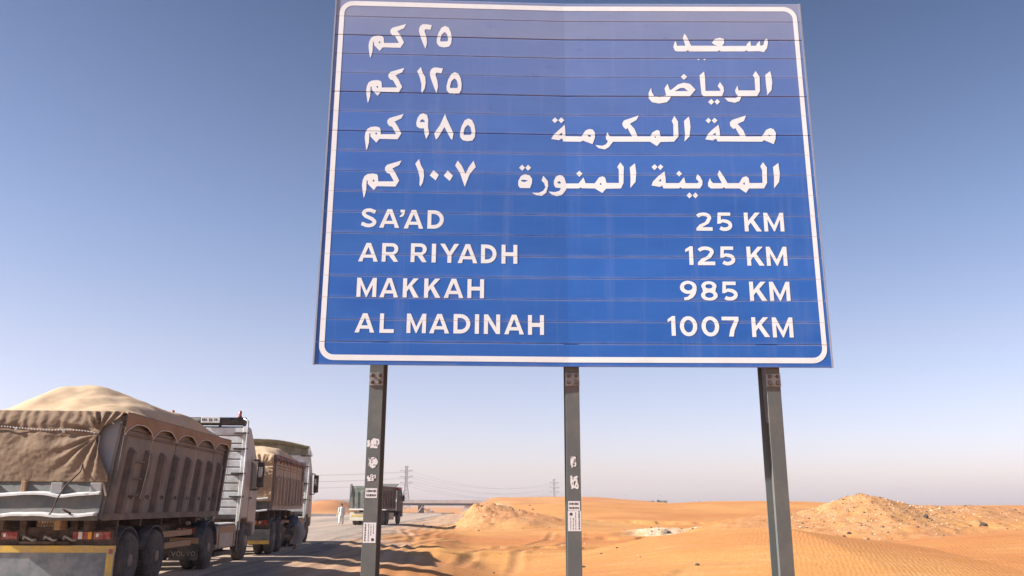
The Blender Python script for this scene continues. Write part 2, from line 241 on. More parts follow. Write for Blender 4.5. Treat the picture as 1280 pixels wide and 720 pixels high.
TEXT = {"n1":[[[[-1537,4507],[-1668,4462],[-1686,4438],[-1687,4411],[-1667,4382],[-1640,4375],[-1599,4300],[-1742,4296],[-1746,4345],[-1757,4366],[-1794,4374],[-1841,4367],[-1869,4347],[-1884,4309],[-1889,4260],[-1882,4212],[-1869,4135],[-1860,4149],[-1848,4208],[-1848,4304],[-1838,4302],[-1837,4272],[-1779,4210],[-1752,4249],[-1583,4249],[-1551,4307],[-1588,4381],[-1618,4427],[-1557,4461]],[[-1795,4304],[-1786,4315],[-1774,4304],[-1783,4290]]],[[[-1410,4462],[-1399,4492],[-1375,4510],[-1341,4509],[-1290,4501],[-1300,4451],[-1349,4456],[-1359,4436],[-1337,4367],[-1331,4308],[-1343,4243],[-1369,4301],[-1401,4392],[-1412,4435]]],[[[-1162,4496],[-1128,4481],[-1105,4433],[-1094,4374],[-1098,4309],[-1118,4273],[-1166,4264],[-1210,4273],[-1235,4305],[-1238,4348],[-1223,4419],[-1196,4476]],[[-1165,4431],[-1141,4410],[-1128,4351],[-1137,4329],[-1201,4327],[-1205,4343],[-1194,4398]]]],"n2":[[[[-1538,4036],[-1668,3991],[-1686,3966],[-1687,3939],[-1668,3911],[-1641,3903],[-1600,3829],[-1743,3825],[-1747,3873],[-1757,3894],[-1794,3902],[-1842,3895],[-1870,3875],[-1885,3837],[-1889,3789],[-1883,3741],[-1869,3663],[-1861,3677],[-1849,3736],[-1849,3833],[-1839,3831],[-1838,3801],[-1779,3738],[-1753,3777],[-1583,3778],[-1552,3835],[-1588,3910],[-1619,3955],[-1557,3990]],[[-1796,3832],[-1787,3843],[-1775,3832],[-1784,3818]]],[[[-1382,4050],[-1415,4005],[-1386,3934],[-1370,3861],[-1371,3799],[-1361,3780],[-1340,3820],[-1331,3883],[-1337,3946],[-1361,3987]]],[[[-1293,4001],[-1281,4030],[-1258,4048],[-1224,4047],[-1172,4040],[-1183,3990],[-1232,3995],[-1241,3975],[-1220,3905],[-1213,3846],[-1226,3781],[-1251,3840],[-1283,3930],[-1294,3973]]],[[[-1057,4004],[-1023,3988],[-1000,3940],[-989,3881],[-993,3816],[-1013,3780],[-1061,3771],[-1105,3781],[-1130,3812],[-1133,3855],[-1118,3926],[-1090,3983]],[[-1060,3938],[-1036,3917],[-1023,3858],[-1032,3837],[-1096,3835],[-1100,3851],[-1089,3905]]]],"n3":[[[[-1528,3557],[-1659,3512],[-1677,3488],[-1678,3461],[-1658,3432],[-1631,3424],[-1590,3350],[-1733,3346],[-1737,3394],[-1748,3416],[-1785,3423],[-1832,3417],[-1860,3396],[-1876,3358],[-1880,3310],[-1873,3262],[-1860,3185],[-1851,3199],[-1839,3258],[-1839,3354],[-1829,3352],[-1828,3322],[-1770,3260],[-1743,3299],[-1574,3299],[-1542,3357],[-1579,3431],[-1609,3477],[-1548,3511]],[[-1786,3353],[-1777,3364],[-1765,3354],[-1774,3340]]],[[[-1345,3567],[-1309,3552],[-1296,3506],[-1296,3430],[-1283,3364],[-1309,3306],[-1327,3363],[-1333,3414],[-1370,3413],[-1401,3432],[-1407,3468],[-1397,3519],[-1375,3556]],[[-1350,3508],[-1326,3488],[-1330,3478],[-1370,3477],[-1371,3491]]],[[[-1140,3566],[-1122,3515],[-1056,3369],[-1067,3303],[-1083,3318],[-1142,3433],[-1204,3315],[-1220,3305],[-1236,3365],[-1184,3453]]],[[[-920,3525],[-886,3510],[-863,3462],[-852,3402],[-856,3337],[-877,3301],[-924,3293],[-968,3302],[-993,3334],[-996,3377],[-981,3447],[-954,3505]],[[-924,3460],[-899,3439],[-886,3380],[-895,3358],[-960,3356],[-963,3372],[-952,3427]]]],"n4":[[[[-1531,3087],[-1661,3042],[-1679,3018],[-1680,2991],[-1661,2962],[-1634,2954],[-1593,2880],[-1736,2876],[-1740,2925],[-1750,2946],[-1787,2953],[-1835,2947],[-1863,2927],[-1878,2889],[-1883,2840],[-1876,2792],[-1862,2715],[-1854,2729],[-1842,2788],[-1842,2884],[-1832,2882],[-1831,2852],[-1773,2790],[-1746,2829],[-1576,2829],[-1545,2887],[-1581,2961],[-1612,3007],[-1550,3041]],[[-1789,2883],[-1780,2894],[-1768,2884],[-1777,2870]]],[[[-1370,3104],[-1403,3058],[-1374,2988],[-1357,2915],[-1358,2852],[-1348,2833],[-1328,2874],[-1318,2936],[-1325,2999],[-1349,3041]]],[[[-1233,2997],[-1183,2951],[-1210,2896],[-1266,2944]]],[[[-1102,2997],[-1052,2945],[-1081,2893],[-1137,2944]]],[[[-1011,3098],[-1034,3048],[-988,2974],[-941,2839],[-900,2961],[-843,3037],[-865,3098],[-906,3036],[-937,2965],[-971,3044]]]],"w1":[[[[1071,4366],[1051,4303],[1066,4262],[1085,4255],[1172,4255],[1190,4269],[1206,4255],[1477,4256],[1494,4269],[1510,4256],[1740,4257],[1755,4270],[1771,4257],[1878,4260],[1925,4250],[1958,4295],[1972,4358],[1965,4398],[1940,4381],[1926,4327],[1896,4316],[1893,4370],[1864,4343],[1853,4318],[1804,4318],[1800,4370],[1767,4338],[1758,4316],[1524,4315],[1547,4348],[1545,4391],[1509,4405],[1460,4393],[1427,4350],[1447,4331],[1475,4317],[1224,4317],[1189,4412],[1167,4450],[1148,4401],[1170,4317],[1088,4316],[1080,4358]]],[[[1276,4167],[1289,4175],[1301,4167],[1288,4160]]],[[[1334,4168],[1347,4175],[1359,4168],[1346,4160]]]],"w2":[[[[1140,4015],[1171,3983],[1137,3953],[1109,3983]]],[[[819,3866],[794,3813],[794,3756],[823,3717],[889,3703],[964,3717],[994,3749],[1007,3781],[1188,3781],[1244,3849],[1194,3909],[1137,3922],[1079,3904],[1014,3848],[998,3845],[979,3911],[948,3861],[961,3788],[897,3770],[845,3782],[825,3824]],[[1042,3833],[1096,3865],[1135,3867],[1173,3833]]],[[[1335,4042],[1289,3999],[1298,3804],[1316,3781],[1492,3782],[1515,3836],[1512,3878],[1482,3929],[1456,3889],[1482,3847],[1472,3836],[1338,3836],[1341,3973]]],[[[1388,3752],[1415,3721],[1385,3690],[1356,3721]]],[[[1445,3752],[1470,3723],[1440,3692],[1417,3723]]],[[[1830,4048],[1800,4000],[1815,3974],[1813,3842],[1653,3842],[1647,3894],[1620,3842],[1626,3810],[1645,3784],[1625,3763],[1515,3763],[1546,3727],[1612,3713],[1656,3732],[1678,3782],[1826,3783],[1858,3837],[1864,3985]]],[[[1969,4047],[1920,4006],[1920,3900],[1924,3827],[1922,3790],[1969,3848],[1982,3932],[1977,4006]]]],"w3":[[[[-101,3554],[-73,3526],[-102,3496],[-130,3525]]],[[[-42,3556],[-13,3527],[-43,3497],[-71,3526]]],[[[-9,3481],[-64,3429],[-117,3374],[-139,3333],[-66,3322],[-35,3341],[-26,3310],[141,3308],[156,3321],[249,3284],[272,3347],[275,3398],[256,3431],[224,3439],[186,3424],[156,3378],[147,3362],[-4,3365],[-6,3428]],[[-36,3402],[-35,3371],[-70,3373]],[[204,3383],[236,3373],[231,3357],[213,3359]]],[[[392,3407],[375,3358],[378,3332],[395,3315],[375,3282],[338,3268],[274,3276],[304,3244],[365,3231],[403,3256],[442,3309],[789,3310],[853,3266],[888,3308],[1015,3311],[1059,3365],[1061,3518],[1029,3575],[1002,3523],[1015,3492],[1012,3365],[890,3364],[883,3420],[860,3431],[816,3405],[793,3364],[674,3364],[648,3440],[605,3493],[670,3533],[693,3579],[551,3527],[534,3496],[540,3465],[566,3435],[582,3450],[622,3363],[420,3363],[406,3373]],[[834,3369],[849,3359],[838,3347]]],[[[1166,3570],[1118,3524],[1122,3390],[1113,3314],[1163,3365],[1177,3462],[1173,3524]]],[[[1352,3557],[1374,3529],[1349,3498],[1322,3529]]],[[[1408,3557],[1435,3530],[1405,3499],[1381,3529]]],[[[1442,3485],[1388,3442],[1338,3391],[1309,3335],[1381,3325],[1411,3345],[1423,3315],[1840,3313],[1860,3329],[1949,3289],[1969,3342],[1977,3403],[1958,3442],[1926,3452],[1887,3433],[1850,3377],[1840,3367],[1694,3366],[1670,3433],[1622,3494],[1685,3525],[1708,3582],[1573,3535],[1550,3509],[1552,3473],[1581,3441],[1598,3453],[1638,3369],[1450,3369],[1449,3432]],[[1409,3406],[1411,3376],[1380,3379]],[[1902,3387],[1930,3377],[1912,3367]]]],"w4":[[[[-412,3068],[-384,3038],[-412,3008],[-441,3037]]],[[[-357,3069],[-328,3039],[-358,3009],[-382,3038]]],[[[-385,2974],[-423,2956],[-448,2906],[-448,2861],[-432,2837],[-339,2837],[-321,2889],[-320,2928],[-341,2962]],[[-423,2914],[-390,2919],[-358,2910],[-390,2897],[-418,2902]]],[[[-216,2962],[-232,2915],[-207,2886],[-196,2847],[-219,2812],[-256,2793],[-321,2792],[-284,2769],[-228,2764],[-191,2793],[-170,2862],[-174,2911]]],[[[-69,2971],[-97,2957],[-118,2912],[-117,2873],[-103,2848],[-52,2842],[-66,2817],[-108,2802],[-168,2808],[-136,2776],[-90,2763],[-43,2776],[-6,2826],[-1,2841],[115,2841],[129,2851],[143,2843],[263,2841],[272,2834],[330,2797],[365,2839],[504,2842],[528,2896],[536,3055],[504,3102],[474,3055],[488,3030],[485,2896],[371,2896],[358,2950],[335,2962],[302,2950],[269,2901],[259,2891],[176,2893],[158,2950],[130,2915],[111,2890],[-5,2890],[-18,2944],[-41,2968]],[[-88,2898],[-65,2913],[-49,2892],[-70,2886]],[[315,2898],[327,2884],[315,2874],[308,2884]]],[[[120,3016],[150,2987],[121,2955],[91,2986]]],[[[641,3094],[591,3051],[595,2946],[590,2847],[640,2907],[650,2996]]],[[[823,3084],[850,3056],[820,3024],[794,3056]]],[[[878,3084],[904,3057],[875,3025],[851,3054]]],[[[913,3012],[855,2967],[802,2912],[787,2872],[865,2858],[884,2873],[897,2843],[1040,2844],[1055,2856],[1068,2844],[1234,2844],[1257,2879],[1261,2918],[1241,2963],[1216,2986],[1201,2943],[1227,2908],[1214,2896],[1103,2896],[1092,2955],[1062,2918],[1043,2896],[920,2896],[920,2947]],[[878,2939],[878,2912],[853,2915]]],[[[1048,3019],[1075,2989],[1047,2962],[1021,2989]]],[[[1135,2804],[1159,2775],[1132,2746],[1106,2775]]],[[[1191,2805],[1214,2775],[1188,2748],[1162,2775]]],[[[1333,2948],[1311,2899],[1311,2864],[1336,2844],[1442,2845],[1457,2858],[1467,2845],[1600,2845],[1608,2838],[1657,2801],[1687,2845],[1826,2846],[1858,2900],[1867,3054],[1835,3107],[1806,3064],[1821,3029],[1816,2900],[1696,2898],[1690,2949],[1668,2966],[1634,2954],[1603,2904],[1594,2898],[1492,2897],[1463,2959],[1423,3026],[1404,2980],[1439,2897],[1358,2897],[1340,2919]],[[1635,2898],[1650,2905],[1653,2888],[1644,2880]]],[[[1977,3100],[1925,3059],[1927,2960],[1919,2846],[1970,2910],[1983,2990]]]],"l1":[[[[-1754,2562],[-1776,2570],[-1788,2576],[-1800,2579],[-1813,2579],[-1824,2576],[-1833,2572],[-1836,2568],[-1837,2567],[-1837,2566],[-1825,2553],[-1799,2541],[-1765,2525],[-1742,2503],[-1735,2484],[-1739,2466],[-1749,2451],[-1765,2440],[-1783,2434],[-1802,2431],[-1822,2432],[-1841,2437],[-1853,2444],[-1874,2450],[-1865,2483],[-1841,2476],[-1828,2469],[-1817,2466],[-1804,2465],[-1791,2467],[-1780,2471],[-1773,2476],[-1770,2480],[-1770,2482],[-1769,2482],[-1784,2497],[-1813,2510],[-1845,2525],[-1865,2547],[-1871,2567],[-1866,2585],[-1853,2599],[-1836,2608],[-1816,2613],[-1796,2613],[-1776,2608],[-1763,2601],[-1742,2594]]],[[[-1709,2430],[-1640,2608],[-1598,2608],[-1528,2430],[-1568,2430],[-1576,2466],[-1661,2466],[-1669,2430]],[[-1648,2496],[-1590,2496],[-1619,2569]]],[[[-1521,2605],[-1482,2605],[-1482,2573],[-1496,2541],[-1525,2533],[-1527,2544],[-1509,2562],[-1505,2578],[-1521,2578]]],[[[-1487,2426],[-1419,2605],[-1379,2605],[-1311,2426],[-1351,2426],[-1358,2462],[-1441,2462],[-1447,2426]],[[-1427,2492],[-1371,2492],[-1399,2565]]],[[[-1274,2428],[-1215,2428],[-1192,2431],[-1170,2440],[-1152,2454],[-1138,2472],[-1129,2493],[-1126,2516],[-1129,2539],[-1138,2560],[-1152,2578],[-1170,2593],[-1192,2601],[-1215,2604],[-1274,2604]],[[-1239,2463],[-1215,2463],[-1198,2466],[-1184,2473],[-1172,2485],[-1164,2500],[-1162,2516],[-1164,2532],[-1172,2547],[-1184,2559],[-1198,2566],[-1215,2569],[-1239,2569]]]],"l2":[[[[-1883,2109],[-1815,2283],[-1775,2283],[-1707,2109],[-1746,2109],[-1754,2144],[-1836,2144],[-1844,2109]],[[-1823,2174],[-1767,2174],[-1795,2245]]],[[[-1673,2110],[-1638,2110],[-1638,2169],[-1611,2169],[-1565,2110],[-1525,2110],[-1566,2176],[-1559,2181],[-1544,2191],[-1533,2206],[-1528,2224],[-1529,2242],[-1536,2259],[-1548,2272],[-1564,2281],[-1582,2284],[-1673,2284]],[[-1638,2200],[-1591,2200],[-1582,2200],[-1572,2204],[-1565,2213],[-1562,2227],[-1565,2240],[-1572,2249],[-1582,2253],[-1638,2253]]],[[[-1415,2110],[-1380,2110],[-1380,2170],[-1354,2170],[-1310,2110],[-1270,2110],[-1310,2177],[-1304,2182],[-1289,2192],[-1278,2207],[-1273,2225],[-1274,2243],[-1281,2260],[-1293,2274],[-1309,2282],[-1327,2286],[-1415,2286]],[[-1380,2201],[-1335,2201],[-1327,2201],[-1317,2205],[-1310,2214],[-1308,2228],[-1310,2241],[-1317,2250],[-1327,2254],[-1380,2254]]],[[[-1227,2109],[-1189,2109],[-1189,2285],[-1227,2285]]],[[[-1085,2108],[-1049,2108],[-1049,2180],[-982,2287],[-1025,2287],[-1067,2210],[-1110,2287],[-1153,2287],[-1085,2180]]],[[[-993,2107],[-924,2286],[-883,2286],[-815,2107],[-855,2107],[-862,2143],[-946,2143],[-952,2107]],[[-932,2173],[-875,2173],[-904,2247]]],[[[-783,2109],[-730,2109],[-708,2112],[-686,2121],[-668,2135],[-654,2153],[-646,2174],[-643,2197],[-646,2220],[-654,2241],[-668,2259],[-686,2273],[-708,2282],[-730,2285],[-783,2285]],[[-747,2144],[-730,2144],[-714,2147],[-699,2154],[-688,2166],[-680,2181],[-678,2197],[-680,2213],[-688,2228],[-699,2240],[-714,2247],[-730,2250],[-747,2250]]],[[[-598,2108],[-562,2108],[-562,2179],[-491,2179],[-491,2108],[-455,2108],[-455,2286],[-491,2286],[-491,2215],[-562,2215],[-562,2286],[-598,2286]]]],"l3":[[[[-1882,1782],[-1846,1782],[-1848,1895],[-1798,1782],[-1791,1782],[-1742,1895],[-1743,1782],[-1708,1782],[-1708,1958],[-1742,1958],[-1795,1838],[-1848,1958],[-1882,1958]]],[[[-1679,1781],[-1615,1958],[-1577,1958],[-1514,1781],[-1554,1781],[-1558,1816],[-1635,1816],[-1639,1781]],[[-1623,1846],[-1570,1846],[-1596,1919]]],[[[-1474,1782],[-1438,1782],[-1438,1835],[-1419,1865],[-1377,1782],[-1331,1782],[-1394,1891],[-1336,1958],[-1382,1958],[-1438,1881],[-1438,1958],[-1474,1958]]],[[[-1285,1782],[-1249,1782],[-1249,1835],[-1229,1866],[-1184,1782],[-1138,1782],[-1202,1892],[-1144,1959],[-1190,1959],[-1249,1881],[-1249,1959],[-1285,1959]]],[[[-1110,1783],[-1043,1960],[-1002,1960],[-935,1783],[-975,1783],[-981,1818],[-1064,1818],[-1070,1783]],[[-1051,1849],[-995,1849],[-1023,1921]]],[[[-900,1784],[-865,1784],[-865,1854],[-788,1854],[-788,1784],[-752,1784],[-752,1959],[-788,1959],[-788,1889],[-865,1889],[-865,1959],[-900,1959]]]],"l4":[[[[-1882,1461],[-1816,1634],[-1776,1634],[-1710,1461],[-1749,1461],[-1756,1495],[-1836,1495],[-1843,1461]],[[-1824,1525],[-1769,1525],[-1796,1596]]],[[[-1665,1460],[-1540,1460],[-1540,1493],[-1630,1493],[-1630,1634],[-1665,1634]]],[[[-1429,1461],[-1394,1461],[-1396,1573],[-1348,1461],[-1341,1461],[-1292,1573],[-1294,1461],[-1259,1461],[-1259,1636],[-1292,1636],[-1344,1517],[-1396,1636],[-1429,1636]]],[[[-1230,1461],[-1162,1636],[-1122,1636],[-1055,1461],[-1094,1461],[-1101,1496],[-1183,1496],[-1190,1461]],[[-1170,1526],[-1114,1526],[-1142,1598]]],[[[-1017,1462],[-957,1462],[-934,1465],[-913,1473],[-895,1487],[-881,1506],[-872,1527],[-869,1549],[-872,1572],[-881,1593],[-895,1611],[-913,1625],[-934,1634],[-957,1637],[-1017,1637]],[[-982,1497],[-957,1497],[-940,1499],[-926,1507],[-914,1518],[-907,1533],[-904,1549],[-907,1566],[-914,1580],[-926,1592],[-940,1599],[-957,1602],[-982,1602]]],[[[-829,1461],[-792,1461],[-792,1637],[-829,1637]]],[[[-749,1461],[-713,1461],[-713,1577],[-641,1461],[-606,1461],[-606,1637],[-641,1637],[-641,1521],[-713,1637],[-749,1637]]],[[[-569,1460],[-502,1637],[-462,1637],[-395,1460],[-435,1460],[-441,1495],[-523,1495],[-530,1460]],[[-510,1525],[-455,1525],[-482,1598]]],[[[-359,1458],[-323,1458],[-323,1529],[-253,1529],[-253,1458],[-217,1458],[-217,1636],[-253,1636],[-253,1565],[-323,1565],[-323,1636],[-359,1636]]]],"r1":[[[[1184,2582],[1193,2592],[1207,2601],[1224,2606],[1242,2609],[1260,2609],[1278,2606],[1294,2599],[1308,2590],[1318,2577],[1322,2561],[1319,2544],[1312,2533],[1297,2504],[1234,2467],[1329,2467],[1329,2433],[1181,2433],[1181,2458],[1214,2493],[1263,2516],[1284,2551],[1288,2557],[1289,2559],[1288,2561],[1285,2565],[1278,2569],[1269,2573],[1257,2575],[1244,2576],[1232,2574],[1222,2570],[1214,2566],[1209,2559]]],[[[1390,2447],[1408,2436],[1433,2431],[1457,2432],[1481,2440],[1499,2455],[1510,2476],[1509,2500],[1498,2520],[1479,2534],[1456,2542],[1431,2543],[1432,2548],[1409,2537],[1411,2577],[1498,2577],[1498,2609],[1383,2609],[1374,2501],[1400,2501],[1423,2515],[1450,2509],[1463,2504],[1473,2497],[1477,2490],[1477,2484],[1473,2477],[1464,2470],[1451,2466],[1435,2465],[1421,2468],[1408,2476]]],[[[1622,2428],[1658,2428],[1658,2483],[1681,2513],[1730,2428],[1777,2428],[1709,2540],[1771,2609],[1724,2609],[1658,2529],[1658,2609],[1622,2609]]],[[[1801,2428],[1837,2428],[1835,2543],[1889,2428],[1896,2428],[1950,2543],[1948,2428],[1984,2428],[1984,2608],[1950,2608],[1893,2486],[1835,2608],[1801,2608]]]],"r2":[[[[1102,2108],[1139,2108],[1139,2284],[1113,2284],[1069,2256],[1069,2228],[1102,2245]]],[[[1181,2255],[1191,2265],[1206,2274],[1223,2280],[1242,2283],[1261,2282],[1280,2279],[1297,2273],[1312,2264],[1323,2251],[1328,2234],[1324,2217],[1316,2205],[1300,2177],[1234,2140],[1335,2140],[1335,2106],[1178,2106],[1178,2131],[1213,2167],[1264,2190],[1289,2225],[1294,2231],[1294,2232],[1293,2234],[1290,2238],[1282,2243],[1272,2247],[1258,2249],[1244,2249],[1231,2247],[1219,2243],[1211,2239],[1205,2232]]],[[[1399,2121],[1417,2110],[1440,2104],[1465,2106],[1488,2114],[1507,2129],[1517,2150],[1517,2173],[1505,2194],[1487,2208],[1463,2216],[1439,2217],[1440,2222],[1417,2211],[1420,2251],[1505,2251],[1505,2283],[1391,2283],[1383,2175],[1408,2175],[1431,2189],[1457,2182],[1471,2178],[1480,2171],[1484,2164],[1484,2158],[1480,2151],[1471,2144],[1458,2139],[1443,2138],[1429,2142],[1416,2150]]],[[[1624,2103],[1660,2103],[1660,2157],[1683,2187],[1733,2103],[1780,2103],[1711,2214],[1774,2282],[1727,2282],[1660,2203],[1660,2282],[1624,2282]]],[[[1801,2102],[1837,2102],[1835,2217],[1891,2102],[1898,2102],[1954,2217],[1952,2102],[1988,2102],[1988,2282],[1954,2282],[1894,2160],[1835,2282],[1801,2282]]]],"r3":[[[[1153,1882],[1155,1899],[1152,1915],[1144,1930],[1132,1943],[1115,1952],[1096,1958],[1076,1960],[1057,1957],[1038,1950],[1023,1939],[1012,1925],[1006,1909],[1005,1893],[1009,1877],[1019,1862],[1033,1851],[1050,1842],[1069,1838],[1098,1839],[1068,1810],[1038,1805],[1041,1779],[1080,1783],[1118,1805],[1143,1837],[1155,1879]],[[1119,1900],[1114,1915],[1100,1927],[1080,1931],[1060,1927],[1046,1915],[1041,1900],[1046,1885],[1060,1874],[1080,1869],[1100,1874],[1114,1885]]],[[[1195,1810],[1205,1796],[1222,1785],[1243,1778],[1266,1775],[1289,1778],[1310,1785],[1326,1796],[1337,1810],[1339,1815],[1340,1827],[1338,1839],[1331,1850],[1321,1860],[1325,1887],[1333,1902],[1333,1918],[1325,1933],[1310,1946],[1289,1954],[1266,1957],[1242,1954],[1221,1946],[1206,1933],[1198,1918],[1198,1902],[1206,1887],[1210,1860],[1200,1850],[1193,1839],[1191,1827],[1192,1815]],[[1304,1827],[1299,1839],[1285,1848],[1266,1852],[1246,1848],[1232,1839],[1227,1827],[1232,1815],[1246,1806],[1266,1802],[1285,1806],[1299,1815]],[[1298,1909],[1294,1919],[1282,1927],[1266,1929],[1249,1927],[1237,1919],[1233,1909],[1237,1898],[1249,1890],[1266,1888],[1282,1890],[1294,1898]]],[[[1398,1792],[1416,1782],[1441,1776],[1466,1778],[1489,1786],[1508,1800],[1519,1821],[1518,1845],[1507,1865],[1487,1879],[1464,1887],[1439,1888],[1440,1893],[1417,1882],[1419,1921],[1507,1921],[1507,1953],[1390,1953],[1382,1846],[1408,1846],[1431,1860],[1458,1854],[1472,1849],[1482,1842],[1486,1835],[1486,1829],[1482,1823],[1473,1816],[1459,1811],[1444,1810],[1429,1813],[1415,1821]]],[[[1627,1774],[1663,1774],[1663,1828],[1686,1858],[1735,1774],[1782,1774],[1714,1885],[1776,1953],[1729,1953],[1663,1874],[1663,1953],[1627,1953]]],[[[1806,1774],[1842,1774],[1840,1888],[1894,1774],[1901,1774],[1955,1888],[1954,1774],[1989,1774],[1989,1953],[1955,1953],[1898,1831],[1840,1953],[1806,1953]]]],"r4":[[[[913,1456],[950,1456],[950,1635],[924,1635],[882,1606],[882,1578],[913,1596]]],[[[1142,1543],[1140,1566],[1132,1588],[1120,1607],[1104,1622],[1085,1631],[1065,1634],[1045,1631],[1026,1622],[1011,1607],[998,1588],[991,1566],[988,1543],[991,1519],[998,1497],[1011,1478],[1026,1464],[1045,1455],[1065,1452],[1085,1455],[1104,1464],[1120,1478],[1132,1497],[1140,1519]],[[1106,1543],[1100,1572],[1085,1593],[1065,1601],[1045,1593],[1030,1572],[1024,1543],[1030,1514],[1045,1492],[1065,1485],[1085,1492],[1100,1514]]],[[[1337,1542],[1334,1566],[1327,1588],[1314,1607],[1298,1621],[1279,1630],[1259,1633],[1238,1630],[1219,1621],[1203,1607],[1191,1588],[1183,1566],[1180,1542],[1183,1518],[1191,1496],[1203,1477],[1219,1463],[1238,1454],[1259,1451],[1279,1454],[1298,1463],[1314,1477],[1327,1496],[1334,1518]],[[1300,1542],[1295,1571],[1280,1593],[1259,1601],[1238,1593],[1222,1571],[1217,1542],[1222,1513],[1238,1491],[1259,1484],[1280,1491],[1295,1513]]],[[[1419,1451],[1461,1451],[1470,1501],[1512,1597],[1512,1630],[1362,1630],[1362,1597],[1473,1597],[1434,1514]]],[[[1625,1447],[1661,1447],[1661,1500],[1685,1531],[1736,1447],[1782,1447],[1713,1558],[1776,1626],[1729,1626],[1661,1547],[1661,1626],[1625,1626]]],[[[1807,1444],[1843,1444],[1841,1560],[1895,1444],[1902,1444],[1956,1560],[1954,1444],[1990,1444],[1990,1625],[1956,1625],[1899,1502],[1841,1625],[1807,1625]]]]}
# ------------------------------------------------------------------ terrain
def edge_x(y):          # right edge of the asphalt, in metres, along the road
    return np.interp(y, [-40, 0, 20, 30, 40, 60, 90, 142, 250, 420, 900], [-5.9, -6.2, -6.9, -7.3, -8.2, -9.0, -10.3, -11.2, -19, -38, -100])
_rng = np.random.RandomState(3)
def vnoise(x, y, seed):
    """smooth value noise on world coordinates"""
    xi = np.floor(x).astype(np.int64); yi = np.floor(y).astype(np.int64)
    fx = x - xi; fy = y - yi; fx = fx * fx * (3 - 2 * fx); fy = fy * fy * (3 - 2 * fy)
    def h(a, b):
        n = (a * 374761393 + b * 668265263 + seed * 974634777) & 0xffffffff
        n = ((n ^ (n >> 13)) * 1274126177) & 0xffffffff
        return ((n ^ (n >> 16)) & 0xffff) / 65535.0 * 2 - 1
    return (h(xi, yi) * (1 - fx) + h(xi + 1, yi) * fx) * (1 - fy) + (h(xi, yi + 1) * (1 - fx) + h(xi + 1, yi + 1) * fx) * fy
def fbm(x, y, seed, o=4):
    s = 0; a = 1.0
    for k in range(o):
        s = s + a * vnoise(x * 2 ** k, y * 2 ** k, seed + k); a *= .5
    return s
def gauss(x, y, cx, cy, sx, sy, rot=0.0):
    c, s_ = math.cos(rot), math.sin(rot)
    u = (x - cx) * c + (y - cy) * s_; v = -(x - cx) * s_ + (y - cy) * c
    return np.exp(-.5 * ((u / sx) ** 2 + (v / sy) ** 2))
TRACKS = ((27, 62, 1.6, .05, 0), (27, 60, 2.5, .07, .9), (26, 56, 3.5, .09, 1.3), (28, 52, 4.5, .06, 2.2), (30, 64, 3.0, -.05, 3.1), (30, 66, 8.0, .22, 1.0), (30, 66, 9.9, .22, 1.0))
